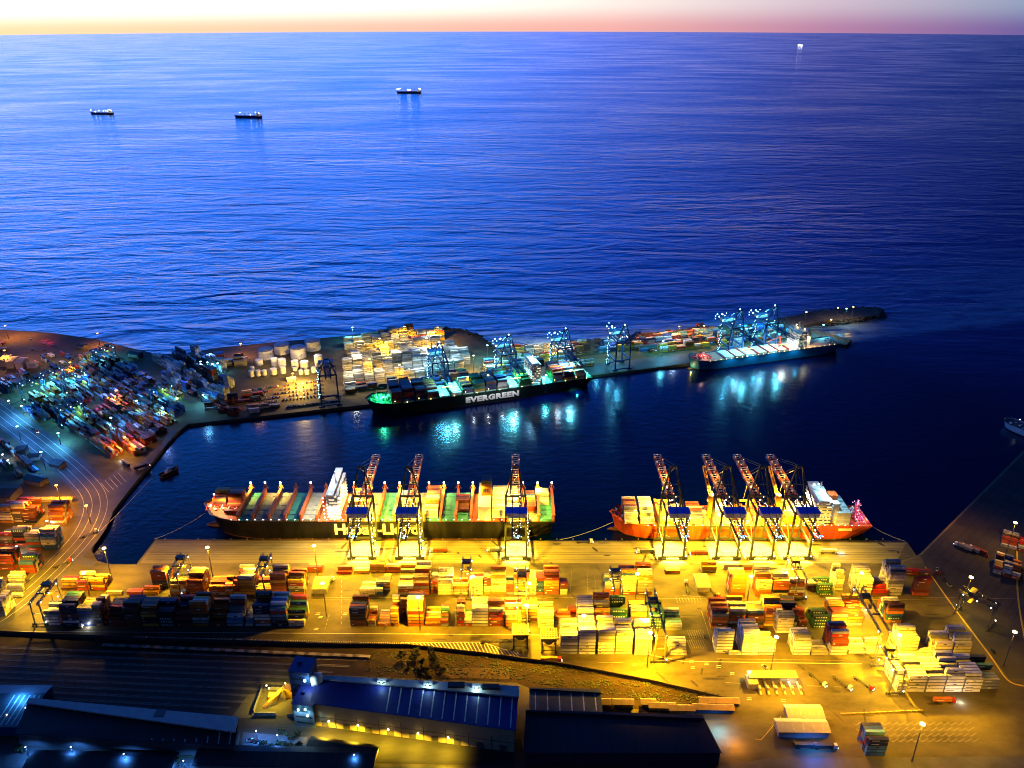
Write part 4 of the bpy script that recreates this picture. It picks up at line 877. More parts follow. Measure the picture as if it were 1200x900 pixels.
near_g = [(48, 733, g1, 'yard gantry crane at the west road end'), (207, 699, g1, 'yard gantry crane over orange stacks by the west quay lamp'), (306, 700, g1, 'yard gantry crane with white glare near the small shed'),
          (546, 704, g1, 'yard gantry crane in the middle row, south of the bare berth'), (612, 743, g2, 'tall yard gantry crane behind the cargo hoppers'), (723, 716, g1, 'yard gantry crane between the blue stack and white row'),
          (772, 777, g2, 'floodlit yard gantry crane at the road edge'), (936, 703, g1, 'yard gantry crane behind the four quay cranes'), (1030, 772, g2, 'yard gantry crane lighting the east white stacks'),
          (1048, 814, g1, 'yard gantry crane at the southeast block')]
used = set()
for px, py, proto, lab in near_g:
    o = proto if proto.name not in used else copy_tree(proto); used.add(proto.name)
    o.location = G(px, py); tag(o, lab, 'gantry crane', 'yard gantry cranes')
o = g3; o.location = G(1160, 735); o.rotation_euler = (0, 0, math.radians(40)); tag(o, 'dark gantry crane alone on the eastern pier', 'gantry crane', 'yard gantry cranes')
gl = rtg(mat('gantry_blue', (0.08, 0.25, 0.45), 0.5), 26, 9, 22, col=CYAN, kw=85, lampm=E_ICE)
west = [(28, 470, 'cyan lit gantry crane by the west road'), (52, 458, 'cyan lit gantry crane second from the west road'), (78, 462, 'cyan lit gantry crane over a pale roofed stack'), (72, 500, 'cyan lit gantry crane at the blue road pool'),
        (180, 478, 'cyan lit gantry crane nearest the harbour corner'), (113, 430, 'cyan lit gantry crane near the beach')]
for i, (px, py, lab) in enumerate(west):
    o = gl if i == 0 else copy_tree(gl); o.location = G(px, py); o.rotation_euler = (0, 0, RANG); tag(o, lab, 'gantry crane', 'gantry cranes in the western yard')
# ---------------------------------------------------------------- lamp masts
def mast(H, em_, r=1.25, pole=0.5):
    o = thing('lamp_mast', (0, 0, 0)); mb = MB(); mb.cyl(0, 0, 0, pole, H, 0, 8, pole * 0.45); mb.build('pole', M_STEEL, o)
    mb = MB()
    for k in range(6): a = k * PI / 3; mb.ball(r * 0.8 * math.cos(a), r * 0.8 * math.sin(a), H + 0.4, r * 0.62, 0, 0.7)
    mb.build('lamp_head', em_, o); return o
PROTO = {}
def put_mast(px, py, H, kind, label, group, kw=None, col=None, lift=2.2, r=1.25, flipz=True):
    """px, py = where the lamp head is seen"""
    key = (H, kind, r)
    if key not in PROTO: o = mast(H, {'s': E_SOD, 'o': E_ORG, 'w': E_WHT, 'i': E_ICE}[kind], r); PROTO[key] = o
    else: o = copy_tree(PROTO[key]); [bpy.data.objects.remove(ch) for ch in list(o.children) if ch.type == 'LIGHT']
    p = G(px, py, H); o.location = (p.x, p.y, 0); tag(o, label, 'lamp mast', group)
    light((0, 0, H - lift), col or {'s': SOD, 'o': SODO, 'w': WHT, 'i': CYAN}[kind], kw or 120, o, r=0.7)
    return o
YG = 'tall floodlight masts in the container yard'
for px, py, kw, lab in ((122, 643, 260, 'lamp mast behind the west orange stack'), (98, 672, 160, 'lamp mast among the west orange stacks'), (243, 642, 230, 'lamp mast on the bare west quay'), (368, 640, 260, 'lamp mast between the black hull bow and the shed'),
                        (378, 783 - 99, 120, 'lamp mast by the small west shed'), (490, 700, 330, 'lamp mast by the tall cream stack'), (554, 676, 240, 'lamp mast beside the middle gantry crane'), (620, 684, 300, 'lamp mast behind the hoppers'),
                        (617, 710, 450, 'bright lamp mast over the hoppers'), (684, 722, 260, 'lamp mast over the row behind the white stacks'), (747, 673, 250, 'lamp mast beside the blue footed stack'), (762, 742, 800, 'blinding lamp mast at the floodlit gantry'),
                        (880, 676, 300, 'lamp mast over the orange rows east of the crossroads'), (910, 747, 420, 'lamp mast in front of the gatehouse stacks'), (1054, 745, 800, 'blinding lamp mast by the east gantry'), (1010, 672, 220, 'lamp mast on the tall white stack near the pier'),
                        (1138, 677, 42, 'lamp mast on the pier above the dark gantry crane'), (1189, 741, 42, 'lamp mast on the pier near the kerb end'), (1190, 613, 35, 'lamp mast at the pier container stack'), (1081, 849, 70, 'leaning lamp mast on the herringbone lorry park')):
    put_mast(px, py, 31.0, 's', lab, YG, kw * 2.1)
for px, py, lab in ((66, 569, 'orange lamp over the west gate sheds'), (101, 593, 'orange lamp beside the curving harbour road'), (146, 513, 'orange lamp over the corner of the western yard'), (136, 458, 'small orange lamp amid the western stacks'),
                    (6, 382, 'orange lamp on the beach edge'), (5, 411, 'orange lamp above the pale sheds'), (114, 391, 'small orange lamp over the surf line'), (82, 425, 'small orange lamp behind the gantry cranes'), (282, 403, 'orange lamp by the tank farm shore'), (343, 438, 'orange lamp in front of the storage tanks')):
    put_mast(px, py, 19.0, 'o', lab, 'orange street lamps of the western port', 75 if px != 343 else 190, r=1.15, lift=1.6)
    if px == 343: light(G(352, 452) + Vector((0, 0, 14)), (1, 0.62, 0.12), 380, None, r=1.8, typ='POINT')  # added light without a lamp, throws the warm streak on the water
for px, py, kd, lab in ((413, 384, 'i', 'white lamp at the seaward corner of the far yard'), (474, 383, 's', 'seaward lamp above the red container'), (513, 384, 's', 'lamp at the bend of the shore track'), (555, 417, 's', 'lamp on the far yard road'), (468, 428, 's', 'lamp in the white block of the far yard'),
                        (445, 397, 's', 'lamp shining on the yellow stacks'), (571, 405, 'i', 'cyan lamp beside the second far crane'), (796, 383, 'o', 'orange lamp above the far stacks'), (825, 382, 's', 'lamp at the outer end of the far stacks'), (777, 400, 'i', 'white lamp amid the dark far stacks'),
                        (945, 366, 's', 'small lamp on the mole root'), (982, 361, 's', 'west lamp on the mole head'), (992, 362, 'i', 'white lamp on the mole head'), (1000, 360, 's', 'east lamp on the mole head'), (965, 381, 'i', 'white lamp at the outer ship stern'), (974, 375, 's', 'lamp on the inner mole arm'),
                        (548, 442, 's', 'western lamp above the green ship deck'), (572, 440, 's', 'eastern lamp above the green ship deck'), (433, 421, 's', 'lamp in the far yard lane'), (640, 440, 'i', 'cyan lamp behind the green ship stern'), (650, 398, 's', 'warm lamp on the stacks past the green ship')):
    put_mast(px, py, 23.0, kd, lab, 'lamp masts of the far terminal', (28 if px > 936 and py < 380 else {'s': 170, 'o': 90, 'i': 110}[kd]), r=0.95)
put_mast(452, 402, 24.0, 's', 'strong lamp between the first far rows', 'lamp masts of the far terminal', 330, r=0.9)
put_mast(500, 397, 22.0, 's', 'strong lamp at the east end of the far rows', 'lamp masts of the far terminal', 200, r=0.9)
for px, py, kw, lab in ((25, 476, 110, 'cyan flood lamp at the head of the west road'), (68, 508, 130, 'cyan flood lamp midway down the west road'), (190, 478, 60, 'cyan flood lamp at the harbour corner gantry'), (238, 463, 70, 'blue flood lamp by the far quay corner'),
                    (235, 424, 30, 'white lamp, first of four by the tank farm'), (243, 425, 30, 'white lamp, second of four by the tank farm'), (249, 427, 30, 'white lamp, third of four by the tank farm'), (255, 426, 30, 'white lamp, last of four by the tank farm')):
    put_mast(px, py, 14.0, 'i', lab, 'blue white lamps of the western port', kw, col=(0.10, 0.55, 1.0), r=0.95, lift=1.5)
for px, py, lab in ((9, 540, 'blue white lamp in the dark west lot'), (3, 533, 'smaller blue white lamp in the dark west lot'), (19, 641, 'cold lamp between the west gate blocks'), (55, 611, 'cold lamp under the west gate stack')):
    put_mast(px, py, 8.0, 'w', lab, 'small white yard lamps', 16, r=0.8, lift=1.5)
for px, py, kw, lab in ((30, 876, 26, 'blue street lamp at the side street'), (83, 876, 30, 'blue street lamp below the long dark warehouse'), (145, 884, 30, 'blue street lamp south of the ribbed roof'), (215, 892, 34, 'blue street lamp near the bottom lots'), (300, 857, 30, 'blue street lamp by the lit car park'), (325, 862, 26, 'blue street lamp over the tree row'), (415, 885, 16, 'blue street lamp on the south road'), (8, 838, 40, 'blue lamp at the white stepped lot'), (30, 830, 30, 'second blue lamp at the white stepped lot')):
    put_mast(px, py, 9.0, 'w', lab, 'blue white street lamps along the south road', kw, col=(0.06, 0.30, 1.0), r=0.3, lift=1.0)
# ---------------------------------------------------------------- roads and paint
def strip(pts, wd, z, m, name='road', kind='structure'):
    mb = MB(); n = len(pts); L_ = []; 
    for i, p in enumerate(pts):
        a = pts[max(0, i - 1)]; b = pts[min(n - 1, i + 1)]; d = (b - a); d.z = 0; d.normalize(); nn = Vector((-d.y, d.x, 0)); L_.append((p + nn * wd / 2, p - nn * wd / 2))
    for i in range(n - 1):
        a, b = L_[i], L_[i + 1]; mb.face([(a[1].x, a[1].y, z), (b[1].x, b[1].y, z), (b[0].x, b[0].y, z), (a[0].x, a[0].y, z)])
    o = mb.build(name, m); o['kind'] = kind; return o
def smooth_path(px, n=6):
    P = [G(*p) for p in px]; out_ = []
    for i in range(len(P) - 1):
        a = P[max(0, i - 1)]; b, c_ = P[i], P[i + 1]; d = P[min(len(P) - 1, i + 2)]
        for k in range(n):
            t = k / n; out_.append(0.5 * ((2 * b) + (c_ - a) * t + (2 * a - 5 * b + 4 * c_ - d) * t * t + (3 * b - a - 3 * c_ + d) * t ** 3))
    out_.append(P[-1]); return out_
wroad = [(-60, 435), (0, 483), (50, 521), (92, 556), (113, 585), (104, 620), (70, 660), (20, 705), (-40, 745)]
strip(smooth_path(wroad), 30, 0.04, M_ROAD)
for dx in (-11, -4, 3, 9):
    P = smooth_path(wroad); Q = []
    for i, p in enumerate(P):
        a = P[max(0, i - 1)]; b = P[min(len(P) - 1, i + 1)]; d = (b - a).normalized(); Q.append(p + Vector((-d.y, d.x, 0)) * dx)
    strip(Q, 0.35, 0.08, M_LINE, 'road_marking')
strip(smooth_path([(120, 600), (88, 640), (92, 655), (110, 662)]), 7, 0.05, M_ROAD); strip(smooth_path([(178, 560), (150, 590), (125, 615), (108, 632)]), 0.4, 0.09, M_LINE, 'road_marking')
sheet('quay_road', GP((206, 506), (150, 575), (128, 604), (110, 630), (95, 620), (100, 580), (140, 548), (190, 520), (200, 500)), 0.03, M_ROAD)
for k in range(5):
    strip([G(118 + k * 5, 566 - k * 3), G(128 + k * 5, 577 - k * 3)], 0.4, 0.09, M_LINE, 'road_marking')
strip([G(-40, 739.5), G(640, 744), G(800, 775), G(1010, 778)], 0.5, 0.05, M_LINE, 'road_marking')
# hatched triangle by the boundary wall
mb = MB(); n = 30
for i in range(n):
    t = i / (n - 1); x = 478 + t * 128; yt = 753.0 + (0 if t < 0.66 else (t - 0.66) * 32) ; yb = 756.5 + t * 12
    if x > 570: yt = 755 + (x - 570) * 0.26
    a, b = G(x, yt), G(x + 6, yb + 1.2)
    d = (b - a); d.z = 0; d.normalize(); nn = Vector((-d.y, d.x, 0)) * 0.32
    mb.face([(a - nn).xy[:] + (0.06,), (b - nn).xy[:] + (0.06,), (b + nn).xy[:] + (0.06,), (a + nn).xy[:] + (0.06,)])
struct(mb.build('road_marking', M_LINE))
strip([G(470, 753), G(565, 752.5), G(612, 768)], 0.4, 0.06, M_LINE, 'road_marking')
# lanes and slots in the near yard
mb = MB()
def dash(a, b, n, fill_=0.5, wd=0.35):
    wd = min(wd, 0.28)
    A, B = G(*a), G(*b)
    for i in range(n):
        p = A.lerp(B, i / n); q = A.lerp(B, (i + fill_) / n); d = (q - p).normalized(); nn = Vector((-d.y, d.x, 0)) * wd / 2
        mb.face([((p - nn).x, (p - nn).y, 0.05), ((q - nn).x, (q - nn).y, 0.05), ((q + nn).x, (q + nn).y, 0.05), ((p + nn).x, (p + nn).y, 0.05)])
for a, b, n_, f_ in (((365, 703), (410, 703), 1, 1), ((400, 680), (400, 735), 9, .5), ((386, 720), (380, 740), 4, .6), ((366, 700), (640, 701.5), 1, 1), ((640, 700), (850, 702), 1, 1), ((670, 670), (668, 695), 8, .4), ((688, 672), (689, 697), 14, .45), ((697, 676), (699, 697), 8, .45),
                     ((800, 698), (836, 700), 1, 1), ((822, 716), (838, 765), 1, 1), ((1000, 703), (1098, 702), 1, 1), ((1050, 660), (780, 659), 1, 1), ((700, 776), (800, 778), 2, .6), ((840, 772), (990, 774), 1, 1), ((850, 800), (1010, 806), 5, .6), ((1080, 700), (1200, 702), 1, 1)): dash(a, b, n_, f_)
for k in range(16):
    x = 805 + (k % 8) * 2.6; y = 738 + (k // 8) * 12; dash((x, y), (x + 4, y + 10), 1, 1, 0.3)
for k in range(9): dash((792 + k * 3.5, 700), (794 + k * 3.5, 706), 1, 1, 0.3)
for r_ in range(4):
    for k in range(16):
        x = 1003 + k * 8.6 + r_ * 3; y = 846 + r_ * 6.5
        if x > 1015 + 120 + r_ * 5: continue
        dash((x, y + 4), (x + 6, y), 1, 1, 0.35); dash((x, y + 4), (x - 3, y + 1.5), 1, 1, 0.35)
struct(mb.build('road_marking', mat('worn_road_paint', (0.30, 0.27, 0.2), 0.8, var=0.6, scale=0.3)))
def arrow(px, py):
    p = G(px, py); mb = MB(); mb.box(p.x, p.y, 0.05, 3.2, 0.5, 0.02); mb.box(p.x + 0.4, p.y + 1.6, 0.05, 3.0, 0.5, 0.02); struct(mb.build('road_arrow', M_LINE))
for p in ((372, 720), (375, 724), (404, 720), (370, 738), (810, 776), (828, 779), (842, 782), (858, 790), (812, 783), (744, 780), (500, 744), (878, 820), (918, 822)): arrow(*p)
# pier kerb and lines
strip(smooth_path([(1084, 664), (1120, 715), (1160, 768), (1181, 797), (1200, 804)]), 1.1, 0.06, M_YLINE, 'kerb_line')
strip(smooth_path([(1192, 640), (1193, 700), (1205, 770)]), 1.2, 0.06, M_YLINE, 'kerb_line')
strip([G(1079, 650), G(1200, 529.5)], 1.6, 0.05, M_CONC, 'quay_coping'); strip([G(1049, 660), G(1078, 652)], 1.4, 0.05, M_CONC, 'quay_coping')
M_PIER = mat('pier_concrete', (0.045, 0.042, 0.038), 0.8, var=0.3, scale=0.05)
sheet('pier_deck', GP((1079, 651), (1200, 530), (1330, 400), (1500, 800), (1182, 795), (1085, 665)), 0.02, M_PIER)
mb = MB()
a = G(1079, 651); b = G(1330, 400); d = (b - a).normalized(); nn = Vector((d.y, -d.x, 0))
for k in range(16):
    p = a + nn * (5 + k * 7) - d * (k * 3); q = p + d * 330
    mb.beam(p + Vector((0, 0, 0.035)), q + Vector((0, 0, 0.035)), 0.5, 0.02)
struct(mb.build('pier_joint', mat('joint_dark', (0.03, 0.028, 0.025), 0.9)))
strip([G(885, 866), G(892, 867), G(915, 840)], 0.4, 0.06, M_YLINE, 'kerb_line')
mb = MB(); A_, B_ = G(988, 837), G(1085, 833)
for k in range(14):
    p = A_.lerp(B_, k / 14); mb.box(p.x, p.y, 0, A_.x * 0 + 3.4, 0.7, 0.9, 0)
tag(mb.build('concrete_barrier', mat('barrier_yellow', (0.45, 0.33, 0.1), 0.7)), 'row of yellowish barriers beside the herringbone lorry park', 'barrier')
# ---------------------------------------------------------------- buildings
def prism(name, base, z0, z1, m, parent=None, mats=None):
    mb = MB(); P = [(p.x, p.y) for p in base]; n = len(P)
    A = sum(P[i][0] * P[(i + 1) % n][1] - P[(i + 1) % n][0] * P[i][1] for i in range(n))
    if A < 0: P.reverse()
    mb.face([(x, y, z1) for x, y in P])
    for i in range(n):
        a, b = P[i], P[(i + 1) % n]; mb.face([(a[0], a[1], z0), (b[0], b[1], z0), (b[0], b[1], z1), (a[0], a[1], z1)])
    return mb.build(name, m, parent)
M_BLUEROOF = mat('roof_sheet_blue', (0.008, 0.018, 0.17), 0.55, var=0.25, scale=0.15, stretch=(3, 0.3, 1)); M_TANW = mat('wall_tan', (0.33, 0.28, 0.16), 0.8, var=0.2, scale=0.1)
M_DARKR = mat('roof_sheet_dark', (0.018, 0.02, 0.028), 0.6, var=0.35, scale=0.12, stretch=(3, 0.3, 1)); M_TEALR = mat('roof_teal_grey', (0.045, 0.07, 0.075), 0.6, var=0.3, scale=0.1)
M_PARA = mat('parapet_pale', (0.42, 0.38, 0.36), 0.7, var=0.2, scale=0.2); M_RIB = mat('skylight_pale', (0.5, 0.52, 0.5), 0.5, var=0.4, scale=0.4); M_NAVYW = mat('wall_navy', (0.02, 0.05, 0.16), 0.6, var=0.2, scale=0.1)
def gable(name, label, o, ux, L, Wd, h, ridge, mroof, mwall, nrib=0, rib_from=0.0, cat='warehouse', group=None, ridge_at=0.25, pmat=None):
    """origin = south-west ground corner, length along ux, depth to the left of ux"""
    ang = math.atan2(ux.y, ux.x); r = thing(name, o, ang, label, cat, group)
    mb = MB(); mb.hexa([(0, 0, 0), (L, 0, 0), (L, Wd, 0), (0, Wd, 0), (0, 0, h), (L, 0, h), (L, Wd, h), (0, Wd, h)]); mb.build('wall', mwall, r)
    ry = Wd * (1 - ridge_at); e = 0.8
    mb = MB()
    mb.hexa([(-e, -e, h + 0.05), (L + e, -e, h + 0.05), (L + e, ry, h + ridge), (-e, ry, h + ridge), (-e, -e, h + 0.35), (L + e, -e, h + 0.35), (L + e, ry, h + ridge + 0.3), (-e, ry, h + ridge + 0.3)])
    mb.hexa([(-e, ry + 0.01, h + ridge), (L + e, ry + 0.01, h + ridge), (L + e, Wd + e, h + 0.05), (-e, Wd + e, h + 0.05), (-e, ry + 0.01, h + ridge + 0.3), (L + e, ry + 0.01, h + ridge + 0.3), (L + e, Wd + e, h + 0.35), (-e, Wd + e, h + 0.35)], 1)
    rf = mb.build('roof', [mroof, pmat or mroof], r)
    for k in range(nrib):
        x = L * (rib_from + (1 - rib_from) * (k + 0.5) / nrib); mb = MB(); z0 = h + 0.36 + 0.02
        y0, y1 = 1.0, ry - 1.5; za = z0 + ridge * (y0 + e) / (ry + e) + 0.04; zb = z0 + ridge * (y1 + e) / (ry + e) + 0.04
        mb.face([(x - 0.45, y0, za), (x + 0.45, y0, za), (x + 0.45, y1, zb), (x - 0.45, y1, zb)]); mb.build('skylight', M_RIB, rf)
    return r, rf
def frame_dir(a, b): d = (b - a); d.z = 0; return d.normalized()
# blue warehouse: north roof edge (372,793)-(606,804), south wall foot (370,862)-(602,890)
def quad_warehouse(label, SW, SE, NE, NW, hs_, hn, mroof, mwall, mpara, nrib, rib_from, parapet=3.0):
    """corners on the ground; hs_, hn = eave heights on the south and the north side"""
    r = thing('warehouse', SW, 0, label, 'warehouse', 'large warehouses by the railway'); c_ = [p - SW for p in (SW, SE, NE, NW)]; hh = (hs_, hs_, hn, hn)
    for p in c_: p.z = 0
    mb = MB(); mb.hexa([(p.x, p.y, 0) for p in c_] + [(p.x, p.y, h_) for p, h_ in zip(c_, hh)]); mb.build('wall', mwall, r)
    cen = (c_[0] + c_[1] + c_[2] + c_[3]) / 4; e = [p + (p - cen).normalized() * 1.0 for p in c_]
    mb = MB(); mb.hexa([(p.x, p.y, h_ + 0.05) for p, h_ in zip(e, hh)] + [(p.x, p.y, h_ + 0.4) for p, h_ in zip(e, hh)]); rf = mb.build('roof', mroof, r)
    dn = (e[3] - e[0]).normalized(); mb = MB(); w0, w1 = parapet * 0.35, parapet
    mb.hexa([(e[3].x, e[3].y, hn + .42), (e[3].x - dn.x * w0, e[3].y - dn.y * w0, hn + .42), (e[2].x - dn.x * w1, e[2].y - dn.y * w1, hn + .42), (e[2].x, e[2].y, hn + .42), (e[3].x, e[3].y, hn + 1.5), (e[3].x - dn.x * w0, e[3].y - dn.y * w0, hn + 1.5), (e[2].x - dn.x * w1, e[2].y - dn.y * w1, hn + 1.5), (e[2].x, e[2].y, hn + 1.5)][::1])
    mb.build('parapet', mpara, rf)
    for k in range(nrib):
        t = rib_from + (1 - rib_from) * (k + 0.5) / nrib; p = e[0].lerp(e[1], t); q = e[3].lerp(e[2], t); a1_, b1_ = p.lerp(q, 0.05), p.lerp(q, 0.86); za = hs_ + (hn - hs_) * 0.05 + 0.45; zb = hs_ + (hn - hs_) * 0.86 + 0.45
        mb = MB(); mb.face([(a1_.x - .4, a1_.y, za), (a1_.x + .4, a1_.y, za), (b1_.x + .4, b1_.y, zb), (b1_.x - .4, b1_.y, zb)]); mb.build('skylight', M_RIB, rf)
    return r, rf
a = G(369, 850); b = G(603, 882); d = frame_dir(a, b); L_ = (b - a).length
ne = G(606, 806, 22); nw = G(372, 793, 22)
r, rf = quad_warehouse('long blue roofed warehouse with yellow wall lamps on its south side', a, b, ne, nw, 19, 22, M_BLUEROOF, M_TANW, M_PARA, 12, 0.35, 9.0)
r.rotation_euler = (0, 0, 0); ra = math.atan2(d.y, d.x)
r2_ = thing('facade', (0, 0, 0), ra); r2_.parent = r; r = r2_
for k in range(9): mb = MB(); mb.box(L_ * (k + 0.5) / 9, -0.2, 0, 4.5, 0.3, 5, 0); mb.build('door', M_DOOR_GAP, r)
mb = MB()
for k in range(10): mb.box(L_ * k / 9, -0.15, 0, 0.5, 0.3, 12, 0)
mb.box(L_ / 2, -0.2, 8.2, L_, 0.2, 0.25, 0); mb.build('wall_pilaster', M_DOOR_GAP, r)
for k, px in enumerate((385, 421, 458, 494, 530)):
    x = (G(px, 860) - a).dot(d); mb = MB(); mb.beam((x, 0, 8.2), (x, -2.2, 8.6), 0.25); lm = mb.build('wall_lamp', M_STEEL, r); bead_mesh([(x, -2.6, 8.2)], 0.8, E_SOD, lm, 'lamp_head'); light((x, -8.5, 9.0), (1, 0.6, 0.02), 75, r, r=0.4, spot=2.4)
wr = rf.parent
def roofpt(t, inset): p = (nw - a).lerp(ne - a, t) + (a - nw).normalized() * inset; return (p.x, p.y)
for t in (0.16 + 0.17, 0.56, 0.80):
    x, y = roofpt(t, 3.5); mb = MB(); mb.box(x, y, 22.5, 6, 3, 2.4, 0); mb.box(x, y - 1.7, 23.2, 3.5, 0.2, 1.2, 1); mb.build('roof_vent', [M_PARA, M_BLK], rf); bead_mesh([(x, y - 2.4, 25)], 0.7, E_ICE, rf, 'roof_lamp'); light((x, y - 3.6, 26), (0.5, 0.9, 1.0), 3, wr, r=0.3)
for t in (0.70, 0.87):
    x, y = roofpt(t, 4); mb = MB(); mb.box(x, y, 22.5, 11, 4, 2.6, 0); mb.build('roof_vent', M_BLK, rf)

mb = MB()
# towers at its west end
def tower(px, py, w_, dpt, h, label, m, dome=None):
    p = G(px, py); r = thing('tower_block', p, math.atan2(d.y, d.x), label, 'tower', 'blue towers at the warehouse end')
    mb = MB(); mb.box(w_ / 2, dpt / 2, 0, w_, dpt, h, 0); mb.build('wall', m, r)
    mb = MB(); mb.box(w_ / 2, dpt / 2, h + 0.01, w_ + 0.8, dpt + 0.8, 0.6, 0); mb.box(w_ * 0.3, dpt * 0.6, h + 0.62, 2, 2, 1.2, 0); mb.build('roof', M_BLUEROOF, r)
    mb = MB()
    for k in range(int(h / 5)): mb.box(w_ * 0.5, -0.06, 3 + k * 5, w_ * 0.8, 0.12, 1.2, 0)
    mb.build('louvre_window', M_GLASS, r); return r
t1 = tower(344, 826, 14, 13, 30, 'taller blue tower block at the warehouse west end', M_NAVYW)
mb = MB(); mb.ball(17.5, 3, 22, 5.5, 0); mb.build('dome', M_WHITE, t1, smooth=True); bead_mesh([(11.5, -1.6, 25)], 1.0, E_ICE, t1, 'floodlight'); light((14.5, -4.0, 25), (0.6, 0.9, 1), 4, t1, r=0.4)
t2 = tower(346, 850, 14, 16, 19, 'lower blue tower block with two floodlights beside the yellow yard', mat('wall_slate', (0.06, 0.10, 0.15), 0.5))
bead_mesh([(4.5, -1.5, 16), (9.5, -1.8, 17.5), (10.5, -1.5, 12)], 0.85, E_ICE, t2, 'floodlight'); light((4.5, -3.2, 15), (0.5, 0.85, 1), 8, t2, r=0.3); light((10, -3.2, 16), (0.5, 0.85, 1), 8, t2, r=0.3)
# dark warehouses
M_WD = mat('wall_dark', (0.03, 0.03, 0.04), 0.8)
quad_warehouse('black roofed warehouse at the bottom edge between blue warehouse and gate yard', G(615, 896), G(842, 896), G(822, 840, 12), G(618, 834, 12), 10, 12, M_DARKR, M_WD, M_WD, 0, 0)
quad_warehouse('teal grey roofed shed behind the black warehouse', G(622, 845), G(704, 845), G(702, 810, 9), G(622, 808, 9), 8, 9, M_TEALR, M_WD, M_TEALR, 6, 0)
a3 = G(24, 874); b3 = G(276, 888); r, rf = quad_warehouse('long dark warehouse with pale ridge and white roof ribs at its east end', a3, b3, G(278, 842, 14), G(36, 820, 14), 10, 14, M_DARKR, mat('wall_grey_dark', (0.08, 0.08, 0.09), 0.8), M_PARA, 8, 0.6, 12.0)
mb = MB(); Lw = (b3 - a3).length; mb.box(Lw * 0.62, 12, 12.5, 6, 6, 3.2); mb.build('roof_vent', M_TEALR, rf)
p = G(-30, 862); r, rf = gable('shed', 'blue lit shed with stepped pale roof at the west end of the long warehouse', p, Vector((1, 0, 0)), 34, 34, 8, 2, mat('roof_slate', (0.08, 0.10, 0.13), 0.5), M_NAVYW, 6, 0.4, 'shed')
light((20, 22, 15), (0.05, 0.35, 1), 20, r)
# gate sheds, small huts
def hut(px, py, w_, dp, h, label, mr_, mw, ang=0.0, name='shed', cat='shed', group=None, nr=0):
    r, rf = gable(name, label, G(px, py), Vector((math.cos(ang), math.sin(ang), 0)), w_, dp, h, 1.6, mr_, mw, nr, 0, cat, group, 0.35); return r
M_PALE = mat('roof_pale', (0.42, 0.40, 0.38), 0.6, var=0.15, scale=0.3); M_GREYW = mat('wall_grey', (0.22, 0.21, 0.2), 0.8)
hut(923, 847, 23, 10, 5, 'northern pale roofed shed by the lit blue lorries', M_PALE, M_GREYW, -0.02, nr=4); hut(912, 864, 32, 10, 5, 'southern pale roofed shed by the lit blue lorries', M_PALE, M_GREYW, -0.02, nr=5)
hut(367, 696, 11, 15, 5, 'small flat shed in the yard crossroads, west', mat('roof_drab', (0.25, 0.22, 0.14), 0.8), M_GREYW); hut(817, 694, 10, 16, 5, 'small flat shed in the yard crossroads, east', MATS['roof_drab'], M_GREYW)
for k, (px, py) in enumerate(((0, 430), (8, 432), (19, 433))): hut(px, py, 9, 18, 9, ['pale gabled shed on the west edge', 'middle pale gabled shed of three', 'east pale gabled shed of three'][k], M_PALE, M_PARA, 0.1, group='pale sheds near the beach')
hut(32, 432, 11, 8, 6, 'low tan shed beside the pale gabled sheds', M_PALE, M_PARA, 0.1)
hut(-20, 590, 27, 20, 7, 'dark hall beside the west lot', mat('roof_olive', (0.07, 0.065, 0.04), 0.8), M_GREYW, 0.0, nr=0); hut(20, 535, 9, 9, 8, 'lone tan block house in the dark west lot', M_DARKR, M_PARA, 0.1); hut(36, 540, 8, 7, 4, 'small shed beside the tan block house', M_DARKR, M_PARA, 0.2)
hut(33, 588, 42, 3, 2.5, 'low long shed north of the west gate stacks', M_PALE, M_PARA); hut(106, 393 + 22, 14, 9, 4, 'blue roofed shed near the beach', mat('roof_blue', (0.06, 0.08, 0.3), 0.6), M_GREYW, -0.2)
hut(275, 430, 16, 14, 7, 'orange lit shed west of the storage tanks', M_PALE, MATS['wall_tan'], QANG); hut(337, 448, 10, 5, 4, 'tan hut in front of the storage tanks', M_PALE, MATS['wall_tan'], QANG)
hut(640, 452, 1, 1, 1, 'hidden', M_PALE, M_PALE) if 0 else None
for k, (px, py, w_) in enumerate(((704, 829, 6), (719, 829, 13), (752, 829, 9), (761, 833, 17), (785, 836, 16), (820, 827, 26), (813, 835, 26))):
    hut(px, py, w_, 4, 3, ['square hut at the dark warehouse corner', 'tan cabin near the dark warehouse corner', 'grey cabin fourth from the wall end', 'long cabin in the row by the wall end', 'reddish cabin beside the long cabin', 'long pale cabin at the wall end', 'long cabin with blue side at the wall end'][k],
        mat('cabin_roof_tan', (0.35, 0.27, 0.15), 0.8), M_NAVYW if k == 6 else M_GREYW, -0.03, 'cabin', 'cabin', 'site cabins by the wall end')
# gatehouse with canopy
g = thing('gatehouse', G(876, 809), 0, 'gatehouse with lorry lane islands and green signal lamp', 'gatehouse')
mb = MB(); mb.box(4, 5, 0, 7, 9, 5); mb.build('wall', M_GREYW, g); mb = MB(); mb.box(19, 9, 5.4, 34, 7, 0.6); mb.build('canopy', MATS['roof_drab'], g)
mb = MB()
for k in range(6): mb.box(8 + k * 5.6, 1.5, 0, 1.4, 12, 0.9); mb.box(8 + k * 5.6, 9, 0.9, 0.5, 0.5, 4.5); mb.box(8 + k * 5.6, 0, 0.9, 1.2, 2.4, 2.4)
mb.build('lane_island', M_PARA, g); bead_mesh([(4, 11, 6.2)], 0.7, E_GRN, g, 'signal_lamp'); light((2, 11, 7), (0.6, 1, 0.5), 4, g, r=.3); light((32, 10, 4.4), (1, .95, .8), 6, g, r=.3)
